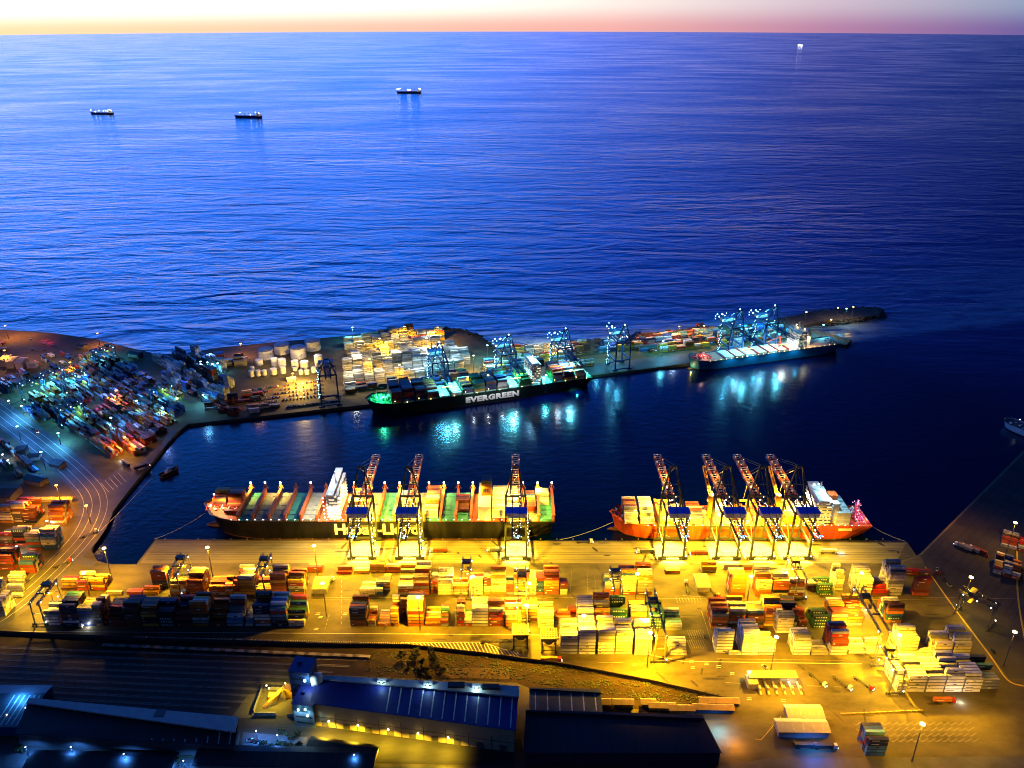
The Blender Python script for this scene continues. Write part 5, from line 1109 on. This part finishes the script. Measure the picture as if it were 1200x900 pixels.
# storage tanks
M_TANK = mat('tank_white', (0.78, 0.76, 0.74), 0.6, var=0.15, scale=0.15)
def tank(px, py, rad, h, label):
    p = G(px, py); r = thing('storage_tank', p, 0, label, 'tank', 'storage tanks by the far shore'); mb = MB(); mb.cyl(0, 0, 0, rad, h, 0, 28); mb.build('shell', M_TANK, r)
    mb = MB(); mb.cyl(0, 0, h + 0.01, rad + 0.15, rad * 0.16, 0, 28, r2=0.3); mb.build('roof', mat('tank_roof', (0.6, 0.6, 0.66), 0.6), r)
    if rad > 6:
        mb = MB()
        for k in range(28):
            a_ = 2 * PI * k / 28; b_ = 2 * PI * (k + 1) / 28; mb.beam((rad * math.cos(a_), rad * math.sin(a_), h + 1.1), (rad * math.cos(b_), rad * math.sin(b_), h + 1.1), 0.12)
            mb.beam((rad * math.cos(a_), rad * math.sin(a_), h), (rad * math.cos(a_), rad * math.sin(a_), h + 1.1), 0.1)
            if k < 10: mb.box(rad * 1.05 * math.cos(a_ - 1.8), rad * 1.05 * math.sin(a_ - 1.8), 1 + k * h / 10, 1.6, 1.0, 0.2, rz=a_ - 1.8)
        mb.build('railing', M_STEEL, r)
for px, py, rr, h, lab in ((312, 419, 10, 12, 'westmost big white storage tank'), (331, 413, 10.3, 12, 'big storage tank second from the west'), (350, 418, 10.3, 14, 'big storage tank in front of the others'), (367, 409, 10.3, 13, 'eastmost big white storage tank nearest the sea')): tank(px, py, rr, h, lab)
k = 0
for px, py, rr, h in ((304, 427, 5, 7), (322, 428, 4.5, 10), (331, 428, 5, 9), (346, 430, 4.6, 9), (357, 431, 5.4, 9), (374, 428, 5.4, 14), (295, 441, 3.2, 8), (303, 440, 3, 7), (310, 439, 3, 6), (321, 438, 4.2, 7), (332, 437, 3.6, 9), (346, 434, 2.8, 4), (353, 438, 2.8, 5), (360, 438, 3, 5), (368, 436, 3, 7), (296, 434, 2.6, 5)):
    tank(px, py, rr, h, ['small tank at the west corner of the farm', 'slim tank behind the front row, west', 'grey mid sized tank of the second row', 'mid sized tank left of the pair', 'wide mid sized tank in the second row', 'tall grey tank at the east end of the farm', 'first tiny tank of the front row', 'second tiny tank of the front row', 'third tiny tank of the front row', 'squat tank of the front row', 'slender tank of the front row', 'lowest tank behind the street lamp', 'small tank beside the street lamp', 'small tank east of the street lamp', 'last small tank of the front row', 'tiny tank behind the front row'][k]); k += 1
# cargo hoppers
def hopper(px, py, label, arm=False):
    r = thing('cargo_hopper', G(px, py), 0, label, 'hopper', 'cargo hoppers at the road edge'); W_ = 10
    for x in (0, W_):
        for y in (0, 9): mb = MB(); mb.beam((x, y, 0), (x, y, 13), 0.9); mb.build('leg', M_RTD, r)
    mb = MB(); mb.hexa([(3.5, 3, 5), (6.5, 3, 5), (6.5, 6, 5), (3.5, 6, 5), (-0.8, -0.8, 13), (W_ + .8, -0.8, 13), (W_ + .8, 9.8, 13), (-0.8, 9.8, 13)]); mb.build('funnel', M_RTD, r)
    mb = MB()
    mb.box(W_ / 2, -0.9, 13.01, W_ + 2, 0.5, 1.2); mb.box(W_ / 2, 9.9, 13.01, W_ + 2, 0.5, 1.2); mb.box(-.9, 4.5, 13.01, 0.5, 11, 1.2); mb.box(W_ + .9, 4.5, 13.01, 0.5, 11, 1.2)
    for k in range(5): mb.box(1 + k * 2, 4.5, 13.3, 0.5, 10, 0.5); mb.box(W_ / 2, 0.8 + k * 1.9, 13.31, 11, 0.5, 0.51)
    mb.build('grating', mat('grating_yellow', (0.6, 0.45, 0.14), 0.6), r)
    mb = MB()
    for x in (0, W_):
        for y in (0, 9): mb.wheel(x, y, 0.8, 0.9, 0.8)
    mb.beam((0, 0, 2.5), (W_, 0, 2.5), .6); mb.beam((0, 9, 2.5), (W_, 9, 2.5), .6); mb.beam((0, 0, 2.5), (0, 9, 2.5), .6); mb.beam((W_, 0, 2.5), (W_, 9, 2.5), .6); mb.build('undercarriage', M_RTD, r)
    if arm: mb = MB(); mb.lattice((-1, 4, 4), (-24, 2, 5), 1.6, 1.2, 2.2, 0.3); mb.box(-23, 2, 3.4, 3, 2, 1); mb.beam((-22, 2, 0), (-22, 2, 4.4), 0.5); mb.build('conveyor_arm', M_RTD, r)
hopper(602, 760, 'dark cargo hopper with yellow grating and long conveyor arm', True); hopper(635, 765, 'dark cargo hopper with yellow grating beside the white stacks')
# ---------------------------------------------------------------- vehicles
M_TYRE = mat('tyre_rubber', (0.015, 0.015, 0.015), 0.8); M_CABW = mat('cab_white', (0.7, 0.7, 0.68), 0.4, var=0.05); M_CABR = mat('cab_red', (0.45, 0.03, 0.02), 0.4, var=0.05); M_CHAS = mat('chassis_steel', (0.05, 0.05, 0.05), 0.6)
def truck(mcab, load=True):
    r = thing('lorry', (0, 0, 0)); mb = MB(); mb.hexa([(5.6, -1.2, 0.9), (8.1, -1.2, 0.9), (8.1, 1.2, 0.9), (5.6, 1.2, 0.9), (5.7, -1.15, 3.6), (7.6, -1.15, 3.6), (7.6, 1.15, 3.6), (5.7, 1.15, 3.6)]); cb = mb.build('cab', mcab, r)
    mb = MB(); mb.beam((7.87, -1.0, 2.6), (7.87, 1.0, 2.6), 0.1, 0.9); mb.build('windscreen', M_GLASS, cb)
    mb = MB(); mb.box(-0.8, 0, 0.9, 13.2, 1.0, 0.35); [mb.box(x, 0, 1.26, 0.3, 2.4, 0.12) for x in (-6, -2, 2, 5)]; mb.build('trailer', M_CHAS, r)
    for x in (6.9, 3.9, -4.2, -5.5):
        mb = MB(); mb.wheel(x, -1.0, 0.5, 0.5, 0.5); mb.wheel(x, 1.0, 0.5, 0.5, 0.5); mb.beam((x, -1, 0.5), (x, 1, 0.5), 0.15); mb.build('wheel_axle', M_TYRE, r)
    bead_mesh([(8.2, -0.8, 1.1), (8.2, 0.8, 1.1)], 0.28, E_WHT, r, 'headlight'); return r
tp = {'w': truck(M_CABW), 'r': truck(M_CABR)}; used = set()
def put_truck(px, py, ang, kind, label, load=None, glow=False, group='lorries working in the port', z=0.0):
    o = tp[kind] if kind not in used else copy_tree(tp[kind]); used.add(kind); [bpy.data.objects.remove(ch) for ch in list(o.children) if ch.type == 'LIGHT']
    p = G(px, py); o.location = (p.x, p.y, z); o.rotation_euler = (0, 0, ang); tag(o, label, 'lorry', group)
    if load: cont(p.x - math.cos(ang) * 0.9, p.y - math.sin(ang) * 0.9, z + 1.4, ang, load)
    if glow: light((12, 0, 2.0), (0.9, 0.95, 1), 3, o, r=0.3)
for px, py, ang, k_, ld, lab, gl_ in ((970, 648, 0, 'w', 'cream', 'white loaded lorry driving on the east quay apron', 1), (515, 647, PI, 'w', 'orange', 'lorry with orange container on the apron between the cranes', 0), (582, 646, PI, 'w', 'grey', 'lorry with grey container beside the lone quay crane', 0),
        (684, 636, 0, 'w', None, 'unloaded lorry at the quay edge between the ships', 0), (757, 648, PI, 'w', 'grey', 'lorry with grey container west of the four quay cranes', 0), (820, 650, PI, 'r', 'rust red', 'lorry with rust red container between the first two east cranes', 0),
        (385, 686, 1.2, 'w', None, 'empty trailer beside the west crossroads shed', 0), (805, 690, 1.5, 'w', None, 'lorry cab west of the east crossroads shed', 0), (836, 694, -1.2, 'r', None, 'empty trailer beside the east crossroads shed', 0), (832, 752, -1.15, 'w', None, 'white fronted lorry waiting at the crossroads', 1),
        (957, 797, -1.05, 'w', None, 'first parked trailer east of the gatehouse', 0), (986, 801, -1.0, 'w', None, 'second parked trailer east of the gatehouse', 0), (1011, 801, -0.95, 'r', None, 'third parked trailer east of the gatehouse', 0), (1105, 823, 0, 'r', 'orange', 'lorry with orange container on the road below the southeast block', 1),
        (645, 775, 0, 'r', 'amber', 'lorry with amber container by the boundary wall', 0), (148, 545, 2.4, 'w', 'navy', 'lorry lit cyan at the harbour road', 1), (166, 549, 0.7, 'r', 'black', 'black loaded lorry beside the harbour corner', 0),
        (104, 627, 0.75, 'w', None, 'empty trailer on the curving harbour road', 0), (73, 662, 0.75, 'r', None, 'red lorry driving on the west road', 0), (85, 735, 0, 'w', None, 'small lorry under the west gantry crane', 1), (943, 876, 0, 'w', 'black', 'west lorry in the blue lit gate lot', 0), (966, 877, 0, 'w', 'black', 'east lorry in the blue lit gate lot', 0),
        (41, 505, -0.72, 'r', None, 'lorry with red lights on the blue western road', 0), (310, 478, 0.3, 'w', 'white', 'lorry parked on the far quay', 0)):
    put_truck(px, py, ang, k_, lab, ld, gl_)
light((G(955, 884) + Vector((0, 0, 9))), (0.02, 0.2, 1.0), 26); light((G(842, 858) + Vector((0, 0, 7))), (0.1, 0.5, 1.0), 30); light((G(862, 874) + Vector((0, 0, 7))), SODO, 22)
for k, (px, py) in enumerate(((1129, 643), (1137, 645), (1146, 647))): put_truck(px, py, PI * 0.72, 'w', ['first of three parked trailers on the pier', 'middle of three parked trailers on the pier', 'last of three parked trailers on the pier'][k], ['cream', 'grey', 'rust red'][k], group='trailers parked on the pier')
def car(m):
    r = thing('parked_car', (0, 0, 0)); mb = MB(); mb.box(0, 0, 0.35, 4.4, 1.8, 0.75); mb.build('body', m, r); mb = MB(); mb.box(-0.2, 0, 1.1, 2.5, 1.65, 0.6, top=0.8); mb.build('cabin', M_GLASS, r)
    mb = MB(); [mb.wheel(x, y, 0.33, 0.33, 0.25) for x in (-1.4, 1.4) for y in (-0.85, 0.85)]; mb.build('wheel', M_TYRE, r); return r
cars = [car(M_CABW), car(M_CABR), car(mat('car_dark', (0.03, 0.03, 0.035), 0.3)), car(mat('car_silver', (0.4, 0.4, 0.42), 0.3, 0.4))]; usedc = set(); cnames = ['white', 'red', 'dark', 'silver']
def put_car(p, ang, k, where, group):
    o = cars[k] if k not in usedc else copy_tree(cars[k]); usedc.add(k); o.location = p; o.rotation_euler = (0, 0, ang); tag(o, cnames[k] + ' car ' + where, 'car', group)
for r_ in range(5):
    a, b = G(296 + r_ * 1, 457 + r_ * 4), G(376, 447 + r_ * 4.2)
    for i in range(20):
        if random.random() < 0.2: continue
        put_car(a.lerp(b, i / 19) + Vector((0, random.uniform(-.5, .5), 0)), QANG + PI / 2 + random.uniform(-.05, .05), random.choice((0, 2, 3, 1)), 'in the crowded lot beside the tank farm', 'cars packed in the far quay lot')
for i in range(22):
    p = G(338, 477).lerp(G(398, 470), i / 21); put_car(p, QANG, random.choice((0, 2, 3)), 'in the line along the far quay edge', 'cars in line along the far quay')
for i, (px, py) in enumerate(((896, 782), (1100, 672), (1106, 680), (1112, 686), (1098, 668), (1155, 652), (1164, 764), (36, 398), (52, 403), (62, 405))):
    put_car(G(px, py), random.uniform(0, 3), i % 4, ['beside the gatehouse lamp', 'first of the pier group', 'second of the pier group', 'third of the pier group', 'fourth of the pier group', 'beside the pier stack', 'near the east pier lamp', 'on the beach track, west', 'on the beach track, middle', 'on the beach track, east'][i], None)
for i in range(14):
    p = G(40, 412).lerp(G(120, 424), i / 13); put_car(p + Vector((random.uniform(-6, 6), random.uniform(-8, 8), 0)), random.uniform(0, 3), random.choice((0, 1, 2, 3)), 'queueing on the road behind the beach', 'cars behind the beach')
for px, py in ((58, 402), (52, 399), (105, 470), (114, 479), (100, 472), (62, 437), (15, 446), (168, 509)): light(G(px, py) + Vector((0, 0, 4)), (1, 0.02, 0.12), 2.5, r=0.4)
# ---------------------------------------------------------------- yellow yard machines beside the towers
ym = thing('crushing_plant', G(300, 838), 0.0, 'lit yellow machinery plant in the walled yard west of the towers', 'machinery')
mb = MB(); mb.lattice((4, 6, 1), (16, 16, 9), 1.6, 1.2, 2.5, 0.3); mb.box(18, 17, 0, 5, 5, 8); mb.box(8, 14, 0, 6, 4, 4); mb.cyl(26, 12, 0, 2.4, 7, 0, 10, r2=3.2); mb.beam((20, 14, 7), (30, 6, 2), 0.8); mb.build('conveyor', M_YCR, ym)
mb = MB(); mb.box(31, 8, 0, 6, 4, 3.4); mb.box(30, 18, 0, 7, 3, 3); mb.box(12, 22, 0, 20, 0.6, 2.5); mb.box(-2, 12, 0, 0.6, 20, 2.5); mb.box(6, 0, 0, 14, 0.8, 2.5); mb.box(30, -1, 0, 18, 0.8, 2.5); mb.build('yard_wall', M_GREYW, ym)
bead_mesh([(6, 14, 9.5), (16, 18, 10), (3, 18, 8)], 0.6, E_SOD, ym, 'floodlight'); light((9, 11, 12), (1, 0.72, 0.05), 55, ym); light((28, 11, 10), (1, 0.75, 0.08), 22, ym)
# ---------------------------------------------------------------- south road and lots
sheet('south_road', GP((-60, 868), (0, 871), (280, 893), (600, 900), (840, 898), (900, 889), (1250, 886), (1250, 960), (-60, 960)), 0.04, M_ROAD)
sheet('warehouse_yard', GP((278, 842), (370, 836), (610, 866), (618, 898), (420, 894), (280, 884)), 0.05, M_DARKG)
sheet('car_park', GP((285, 858), (360, 864), (356, 890), (282, 884)), 0.06, mat('car_park_asphalt', (0.09, 0.09, 0.10), 0.7, var=0.3, scale=0.2))
hut(360, 883, 44, 9, 4, 'low dark canopy building with small white lamps on the south road', M_DARKR, M_PARA, math.atan2(d.y, d.x)); 
for k in range(5): put_mast(360 + k * 11, 878 + k * 1.4, 3.5, 'w', ['first', 'second', 'third', 'fourth', 'last'][k] + ' of five small lamps under the canopy edge', 'small lamps at the canopy building', 1.5, r=0.4, lift=1.2)
hut(30, 905, 90, 12, 4, 'dark roof at the bottom edge south of the road', M_DARKR, M_GREYW, -0.02); hut(228, 903, 110, 14, 5, 'long black roof below the lit car park', M_DARKR, M_GREYW, -0.02)
for i, px in enumerate((365, 378, 391, 404)): put_car(G(px * 0.35 + 165, 868 + i * 1.0), 0.2, i % 4, ['parked first in the blue lit car park', 'parked second in the blue lit car park', 'parked third in the blue lit car park', 'parked last in the blue lit car park'][i], 'cars in the blue lit car park')
# ---------------------------------------------------------------- trees and scrub
M_LEAF = [mat('leaf_dark', (0.035, 0.055, 0.02), 0.8, var=0.5, scale=0.6), mat('leaf_olive', (0.05, 0.048, 0.015), 0.8, var=0.5, scale=0.6)]; M_BARK = mat('bark', (0.06, 0.045, 0.03), 0.9)
def tree(R, H):
    r = thing('tree', (0, 0, 0)); mb = MB(); mb.cyl(0, 0, 0, 0.28, H * 0.6, 0, 7, r2=0.13)
    for k in range(4): a_ = k * 1.6 + random.random(); mb.beam((0, 0, H * 0.4), (math.cos(a_) * R * 0.5, math.sin(a_) * R * 0.5, H * 0.7), 0.14)
    mb.build('trunk', M_BARK, r); mb = MB()
    cl = [(random.uniform(-.6, .6) * R, random.uniform(-.6, .6) * R, H * random.uniform(0.5, 0.9), R * random.uniform(0.3, 0.55)) for _ in range(9)]
    for i in range(420):
        c_ = random.choice(cl); v = Vector([random.gauss(0, 1) for _ in range(3)]).normalized() * c_[3] * random.uniform(0.6, 1.05); p = Vector(c_[:3]) + v
        a_ = Vector([random.uniform(-1, 1) for _ in range(3)]).normalized() * 0.42; b_ = v.cross(a_).normalized() * 0.34; mb.face([p - a_, p - b_, p + a_, p + b_], random.randint(0, 1))
    mb.build('crown', M_LEAF, r); return r
tr = [tree(3.2, 6.0), tree(2.4, 4.6), tree(4.0, 5.4)]; ut = set()
def put_tree(px, py, k, s, label, group):
    o = tr[k] if k not in ut else copy_tree(tr[k]); ut.add(k); o.location = G(px, py); o.scale = (s, s, s * random.uniform(.85, 1.1)); o.rotation_euler = (0, 0, random.uniform(0, 6)); tag(o, label, 'tree', group)
for i, (px, py) in enumerate(((484, 774), (494, 780), (505, 770), (489, 792), (500, 787), (512, 782), (519, 788), (478, 781), (497, 797), (470, 773), (508, 776), (487, 768))): put_tree(px, py, i % 3, random.uniform(.8, 1.3), 'dark scrub tree in the clump beside the railway ground', 'scrub trees north of the blue warehouse')
for i in range(7): put_tree(308 + i * 7.2, 877 + (i % 2), i % 3, 0.9, 'round dark tree in the row along the south road', 'trees in the row below the car park')
for i, (px, py) in enumerate(((331, 861), (337, 864), (343, 866), (349, 862))): put_tree(px, py, i % 3, 0.7, 'small pale tree in the lit car park island', 'trees of the car park island')
for i, (px, py) in enumerate(((24, 883), (196, 893), (428, 884), (436, 888), (70, 892), (205, 896))): put_tree(px, py, i % 3, 1.0, ['dark tree at the side street corner', 'tree under the street lamp near the bottom lots', 'west palm like tree beyond the canopy building', 'east palm like tree beyond the canopy building', 'dark tree below the long warehouse', 'second tree under the street lamp near the bottom lots'][i], None)
mb = MB()
for i in range(2600):
    px = random.uniform(430, 850); lo = 766 + max(0, (px - 600)) * 0.18 + 3; hi = 796 + max(0, px - 600) * 0.16; py = random.uniform(lo - 8 * (px < 520), hi); p = G(px, py); s = random.uniform(0.3, 1.0)
    if random.random() < 0.35 or math.sin(px * 0.11) + math.cos(py * 0.4) > 0.3: mb.ball(p.x, p.y, 0.1, s, random.randint(0, 1), 0.6)
tag(mb.build('scrub', M_LEAF), 'low dry scrub scattered over the brown railway ground', 'scrub', kind='stuff')
sheet('bare_pad', GP((520, 783), (597, 783), (597, 796), (516, 794)), 0.09, mat('bare_earth', (0.08, 0.05, 0.022), 0.9, var=0.4, scale=0.2))
# freight wagons standing on the siding
wg = thing('flat_wagon', (0, 0, 0)); mb = MB(); mb.box(0, 0, 1.0, 12.6, 2.6, 0.5); mb.build('wagon_deck', mat('wagon_deck_tan', (0.35, 0.30, 0.22), 0.8), wg); mb = MB(); [mb.wheel(x, y, 0.5, 0.45, 0.2) for x in (-4.6, -3, 3, 4.6) for y in (-.75, .75)]; mb.build('bogie', M_CHAS, wg)
A_ = G(130, 757.5); B_ = G(438, 771); n = 22
for i in range(n):
    o = wg if i == 0 else copy_tree(wg); o.location = A_.lerp(B_, i / n); d_ = B_ - A_; o.rotation_euler = (0, 0, math.atan2(d_.y, d_.x)); tag(o, 'empty flat wagon in the train along the railway wall', 'wagon', 'empty flat wagons standing on the siding')
# small craft
tb = thing('tug_boat', GS(188, 560), 0.9, 'small dark tug boat moored off the western quay wall', 'boat'); hull(tb, 20, 6, 2.2, [M_BLK, M_BOOT, M_DECKO], fore=1.0, bulb=False); mb = MB(); mb.box(9, 0, 2.2, 6, 4, 2.6); mb.box(10, 0, 4.82, 3, 3, 2.2); mb.build('wheelhouse', M_WHITE, tb); mb = MB(); mb.beam((7, 0, 4), (7, 0, 10), 0.25); mb.build('mast', M_STEEL, tb)
# mooring lines
def line(a, b, sag, label):
    mb = MB(); n = 10; P = [a.lerp(b, i / n) - Vector((0, 0, sag * 4 * (i / n) * (1 - i / n))) for i in range(n + 1)]
    for i in range(n): mb.beam(P[i], P[i + 1], 0.28)
    tag(mb.build('mooring_line', M_PARA), label, 'rope', 'mooring lines of the near ships')
line(Vector((-276, 612, 14)), Vector((-316, 592, 0.5)), 2, 'mooring line from the black bow to the quay corner'); line(Vector((90, 606, 9)), Vector((42, 591, 0.6)), 2, 'mooring line from the orange bow to the quay'); line(Vector((112, 600, 9)), Vector((150, 591, 0.6)), 1, 'spring line beside the orange bow'); line(Vector((316, 606, 9)), Vector((346, 589, 0.6)), 2, 'mooring line from the orange stern to the quay end')
rz_ = random.Random(11)
for i in range(26):
    px, py = rz_.uniform(20, 200), rz_.uniform(425, 515)
    if not (430 - px * 0.1 < py < 430 + px * 0.6 + 60): continue
    o = copy_tree(cars[rz_.randrange(4)]); o.location = G(px, py); o.rotation_euler = (0, 0, RANG); tag(o, 'small vehicle in an aisle of the western container yard', 'car', 'vehicles in the western yard aisles')
# oil and tyre stains on the yard floor
mb = MB()
for i in range(170):
    px, py = rz_.uniform(370, 1100), rz_.choice((rz_.uniform(740, 750), rz_.uniform(770, 840), rz_.uniform(664, 735), rz_.uniform(636, 658))); p = G(px, py); n = 9; a0 = rz_.uniform(2, 9); b0 = rz_.uniform(0.5, 1.6); t_ = rz_.choice((0, 0, 0, 1.2, -1.0))
    if py > 740 and px < 480 or inside((p.x, p.y), [(q.x, q.y) for q in FP] + [(200, 300), (-400, 300)]): continue
    mb.face([(p.x + math.cos(t_) * a0 * math.cos(k * 2 * PI / n) * rz_.uniform(.7, 1.2) - math.sin(t_) * b0 * math.sin(k * 2 * PI / n), p.y + math.sin(t_) * a0 * math.cos(k * 2 * PI / n) + math.cos(t_) * b0 * math.sin(k * 2 * PI / n) * rz_.uniform(.7, 1.2), 0.036 + i * 0.00002) for k in range(n)])
tag(mb.build('floor_stain', mat('oil_stain', (0.035, 0.03, 0.022), 0.6, var=0.5, scale=0.5)), 'dark tyre and oil stains on the yard floor', 'stains', kind='stuff')
for px, py, w_, dp_, h_, lab in ((12, 452, 16, 9, 6, 'small workshop at the west edge of the dark stacks'), (58, 548, 14, 9, 5, 'flat hut beside the lower end of the blue road'), (90, 408, 12, 8, 4, 'low hut behind the beach road bend'), (150, 418, 18, 9, 5, 'low shed near the shore north of the pale stacks'), (28, 566, 22, 10, 5, 'long hut north of the west gate sheds')):
    hut(px, py, w_, dp_, h_, lab, M_DARKR, M_GREYW, RANG * 0.5)
for px, py, lab in ((20, 500, 'blue white lamp on the dark side of the west road'), (48, 530, 'blue white lamp at the curve of the west road'), (10, 470, 'blue white lamp by the road head stacks'), (130, 490, 'blue white lamp in the lower western aisles'), (160, 470, 'blue white lamp in the middle western aisles'), (100, 440, 'blue white lamp in the upper western aisles')):
    put_mast(px, py, 20.0, 'i', lab, 'blue white lamps of the western port', 70, col=(0.08, 0.38, 1.0), r=0.95)
# extra lights without fixtures, added to brighten the yards and the far quay
for px, py, c_, kw in ((415, 452, (1, .8, .5), 110), (450, 448, (1, .8, .5), 110), (490, 441, (0.7, 0.9, 1), 110), (525, 436, (0.6, 0.95, 1), 110), (420, 432, (1, .85, .6), 100), (460, 427, (1, .85, .5), 110), (500, 421, (0.8, 0.9, 1), 100), (538, 420, (0.7, 0.95, 1), 80), (425, 413, (1, .7, .2), 110), (470, 409, (1, .7, .3), 100), (510, 405, (.9, .9, .8), 90), (320, 432, (1, .7, .4), 40), (360, 430, (1, .7, .4), 50), (580, 432, (0.3, 0.9, 1), 80), (620, 425, (0.3, 0.9, 1), 50), (25, 625, SODO, 60), (80, 625, SODO, 90), (10, 655, SODO, 50), (60, 640, SODO, 60), (50, 605, SODO, 70), (55, 468, CYAN, 90), (120, 472, (.1, .3, 1), 70), (150, 460, (.12, .3, 1), 60), (175, 445, (.25, .35, 1), 60), (215, 462, (.25, .4, 1), 60), (190, 500, (.3, .4, .9), 40), (160, 510, (.3, .4, 1), 45), (240, 480, (.2, .6, 1), 50), (95, 450, (.3, .6, 1), 70), (35, 525, BLUE, 70), (10, 500, BLUE, 60), (78, 545, BLUE, 30), (300, 465, SODO, 20), (300, 405, SODO, 16), (30, 395, SODO, 120), (-20, 390, SODO, 140), (0, 445, SODO, 50), (140, 530, SODO, 25), (60, 600, SODO, 90), (20, 690, SOD, 200), (70, 690, SOD, 120), (120, 570, SODO, 40), (1120, 560 + 60, SODO, 20),
                       (870, 392, CYAN, 160), (905, 390, CYAN, 160), (935, 395, CYAN, 60), (740, 402, (1, .5, .2), 60), (775, 400, (1, .6, .3), 60), (810, 395, (1, .55, .2), 60), (720, 408, (.6, .8, 1), 50), (790, 408, (.5, .7, 1), 50), (660, 412, (.5, .85, 1), 60), (620, 410, (.9, .8, .5), 60), (700, 425, CYAN, 20), (10, 452, (.1, .35, 1), 90), (75, 425, (.8, .6, .5), 60), (40, 420, SODO, 70), (20, 520, BLUE, 50), (250, 425, (.2, .4, 1), 60), (1000, 860, SODO, 60), (940, 822, SOD, 130), (760, 800, SODO, 40), (1150, 850, SOD, 90), (1040, 830, SOD, 120), (990, 790, SOD, 60), (860, 835, SODO, 40)):
    light(G(px, py) + Vector((0, 0, 25)), c_, kw * (0.62 if (px < 300 and py < 530) or (400 < px < 545 and py < 460) else 1.3), r=1.0)
# ---------------------------------------------------------------- write out the containers
def cont_geo(mb, d, world=True):
    L, W_, H_ = d['L'] - 0.1, 2.38, (2.54 if d['blk'] is None and d.get('bay') is None else 2.72); ci = CN.index(d['c']) + len(CN) * d['shade']; c_, s_ = (math.cos(d['a']), math.sin(d['a'])) if world else (1, 0); ox, oy, oz = (d['x'], d['y'], d['z']) if world else (0, 0, 0)
    def T(x, y, z): return (ox + x * c_ - y * s_, oy + x * s_ + y * c_, oz + z)
    l, w_ = L / 2, W_ / 2
    mb.hexa([T(-l, -w_, 0.01), T(l, -w_, 0.01), T(l, w_, 0.01), T(-l, w_, 0.01), T(-l, -w_, H_), T(l, -w_, H_), T(l, w_, H_), T(-l, w_, H_)], ci, bottom=False)
    dark = d['c'] in ('white', 'cream', 'pale grey', 'amber', 'sky blue'); mk = NC + (1 if dark else 0)
    st = d.get('style', 0)
    def quad(x0, x1, z0, z1, m, side):
        y = side * (w_ + 0.012)
        q = [T(x0, y, z0), T(x1, y, z0), T(x1, y, z1), T(x0, y, z1)]
        mb.face(q if side < 0 else q[::-1], m)
    for side in ((-1, 1) if world is False else (-1,)):
        if d['c'] == 'green' or st == 1:
            for k in range(5): quad(-l * 0.72 + k * L * 0.15, -l * 0.72 + k * L * 0.15 + L * 0.085, 0.75, 1.85, mk, side)
        elif st == 2: quad(-l * 0.15, l * 0.25, 0.9, 1.7, mk, side)
        elif st == 3: quad(-l * 0.8, -l * 0.62, 1.5, 2.2, mk, side)
        elif st == 4: quad(-l * 0.7, l * 0.1, 1.1, 1.6, mk, side)
    def rq(x0, x1, y0, y1, m): mb.face([T(x0, y0, H_ + 0.012), T(x1, y0, H_ + 0.012), T(x1, y1, H_ + 0.012), T(x0, y1, H_ + 0.012)], m)
    quad(-l, l, 0.02, 0.30, NC + 2, -1); quad(-l, -l + 0.3, 0.3, H_, NC + 2, -1); quad(-l + 0.3, l, H_ - 0.16, H_, NC + 2, -1)  # dark strips painted for the shaded gaps between stacked boxes
    rq(-l, l, -w_, -w_ + 0.2, NC + 2); rq(-l, -l + 0.3, -w_ + 0.2, w_, NC + 2)  # same painted gap shade along the roof edges
    # door bars on the end
    for sx_ in (-1, 1):
        x = sx_ * (l + 0.012); q = [T(x, -0.06, 0.2), T(x, 0.06, 0.2), T(x, 0.06, 2.4), T(x, -0.06, 2.4)]; mb.face(q if sx_ > 0 else q[::-1], NC + 2)
def dist(d): return (d['x'] ** 2 + d['y'] ** 2 + (CH - d['z']) ** 2) ** 0.5
rs = random.Random(3)
for d_ in CONT: d_['shade'] = rs.choice((0, 1, 1, 2, 2))
for d_ in CONT: d_['style'] = rs.choice((0, 0, 0, 2, 3, 4)) if d_['c'] != 'green' else 1
cand = [d_ for d_ in CONT if d_['blk'] and (d_['top'] or d_['front'])]
cand.sort(key=dist); solo = cand[:300]; sid = {id(d_) for d_ in solo}
mb = MB()
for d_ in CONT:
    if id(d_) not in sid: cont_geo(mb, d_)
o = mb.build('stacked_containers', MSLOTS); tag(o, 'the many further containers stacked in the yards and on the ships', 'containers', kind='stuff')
ORD = ['lowest', 'second', 'third', 'fourth', 'fifth', 'sixth', 'seventh', 'eighth', 'ninth']; RW = ['front', 'second', 'third', 'fourth', 'fifth', 'sixth', 'seventh', 'eighth']
proto = {}; seen = {}
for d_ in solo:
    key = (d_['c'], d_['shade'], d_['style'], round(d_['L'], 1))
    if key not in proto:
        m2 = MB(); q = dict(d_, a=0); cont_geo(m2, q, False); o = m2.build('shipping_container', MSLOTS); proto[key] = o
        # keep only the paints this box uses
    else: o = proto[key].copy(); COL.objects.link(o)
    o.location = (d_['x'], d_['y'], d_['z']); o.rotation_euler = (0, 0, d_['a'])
    tier = 'top' if d_['top'] and d_['tier'] > 0 else ORD[d_['tier']]
    bay = '' if d_['nb'] == 1 else ' bay ' + ['one', 'two', 'three', 'four', 'five'][d_['bay']]
    lab = f"{d_['c']} box, {tier} tier, {RW[d_['row']]} row,{bay} of {d_['blk']}"
    tag(o, lab, 'container', 'shipping containers')
print('containers', len(CONT), 'solo', len(solo))
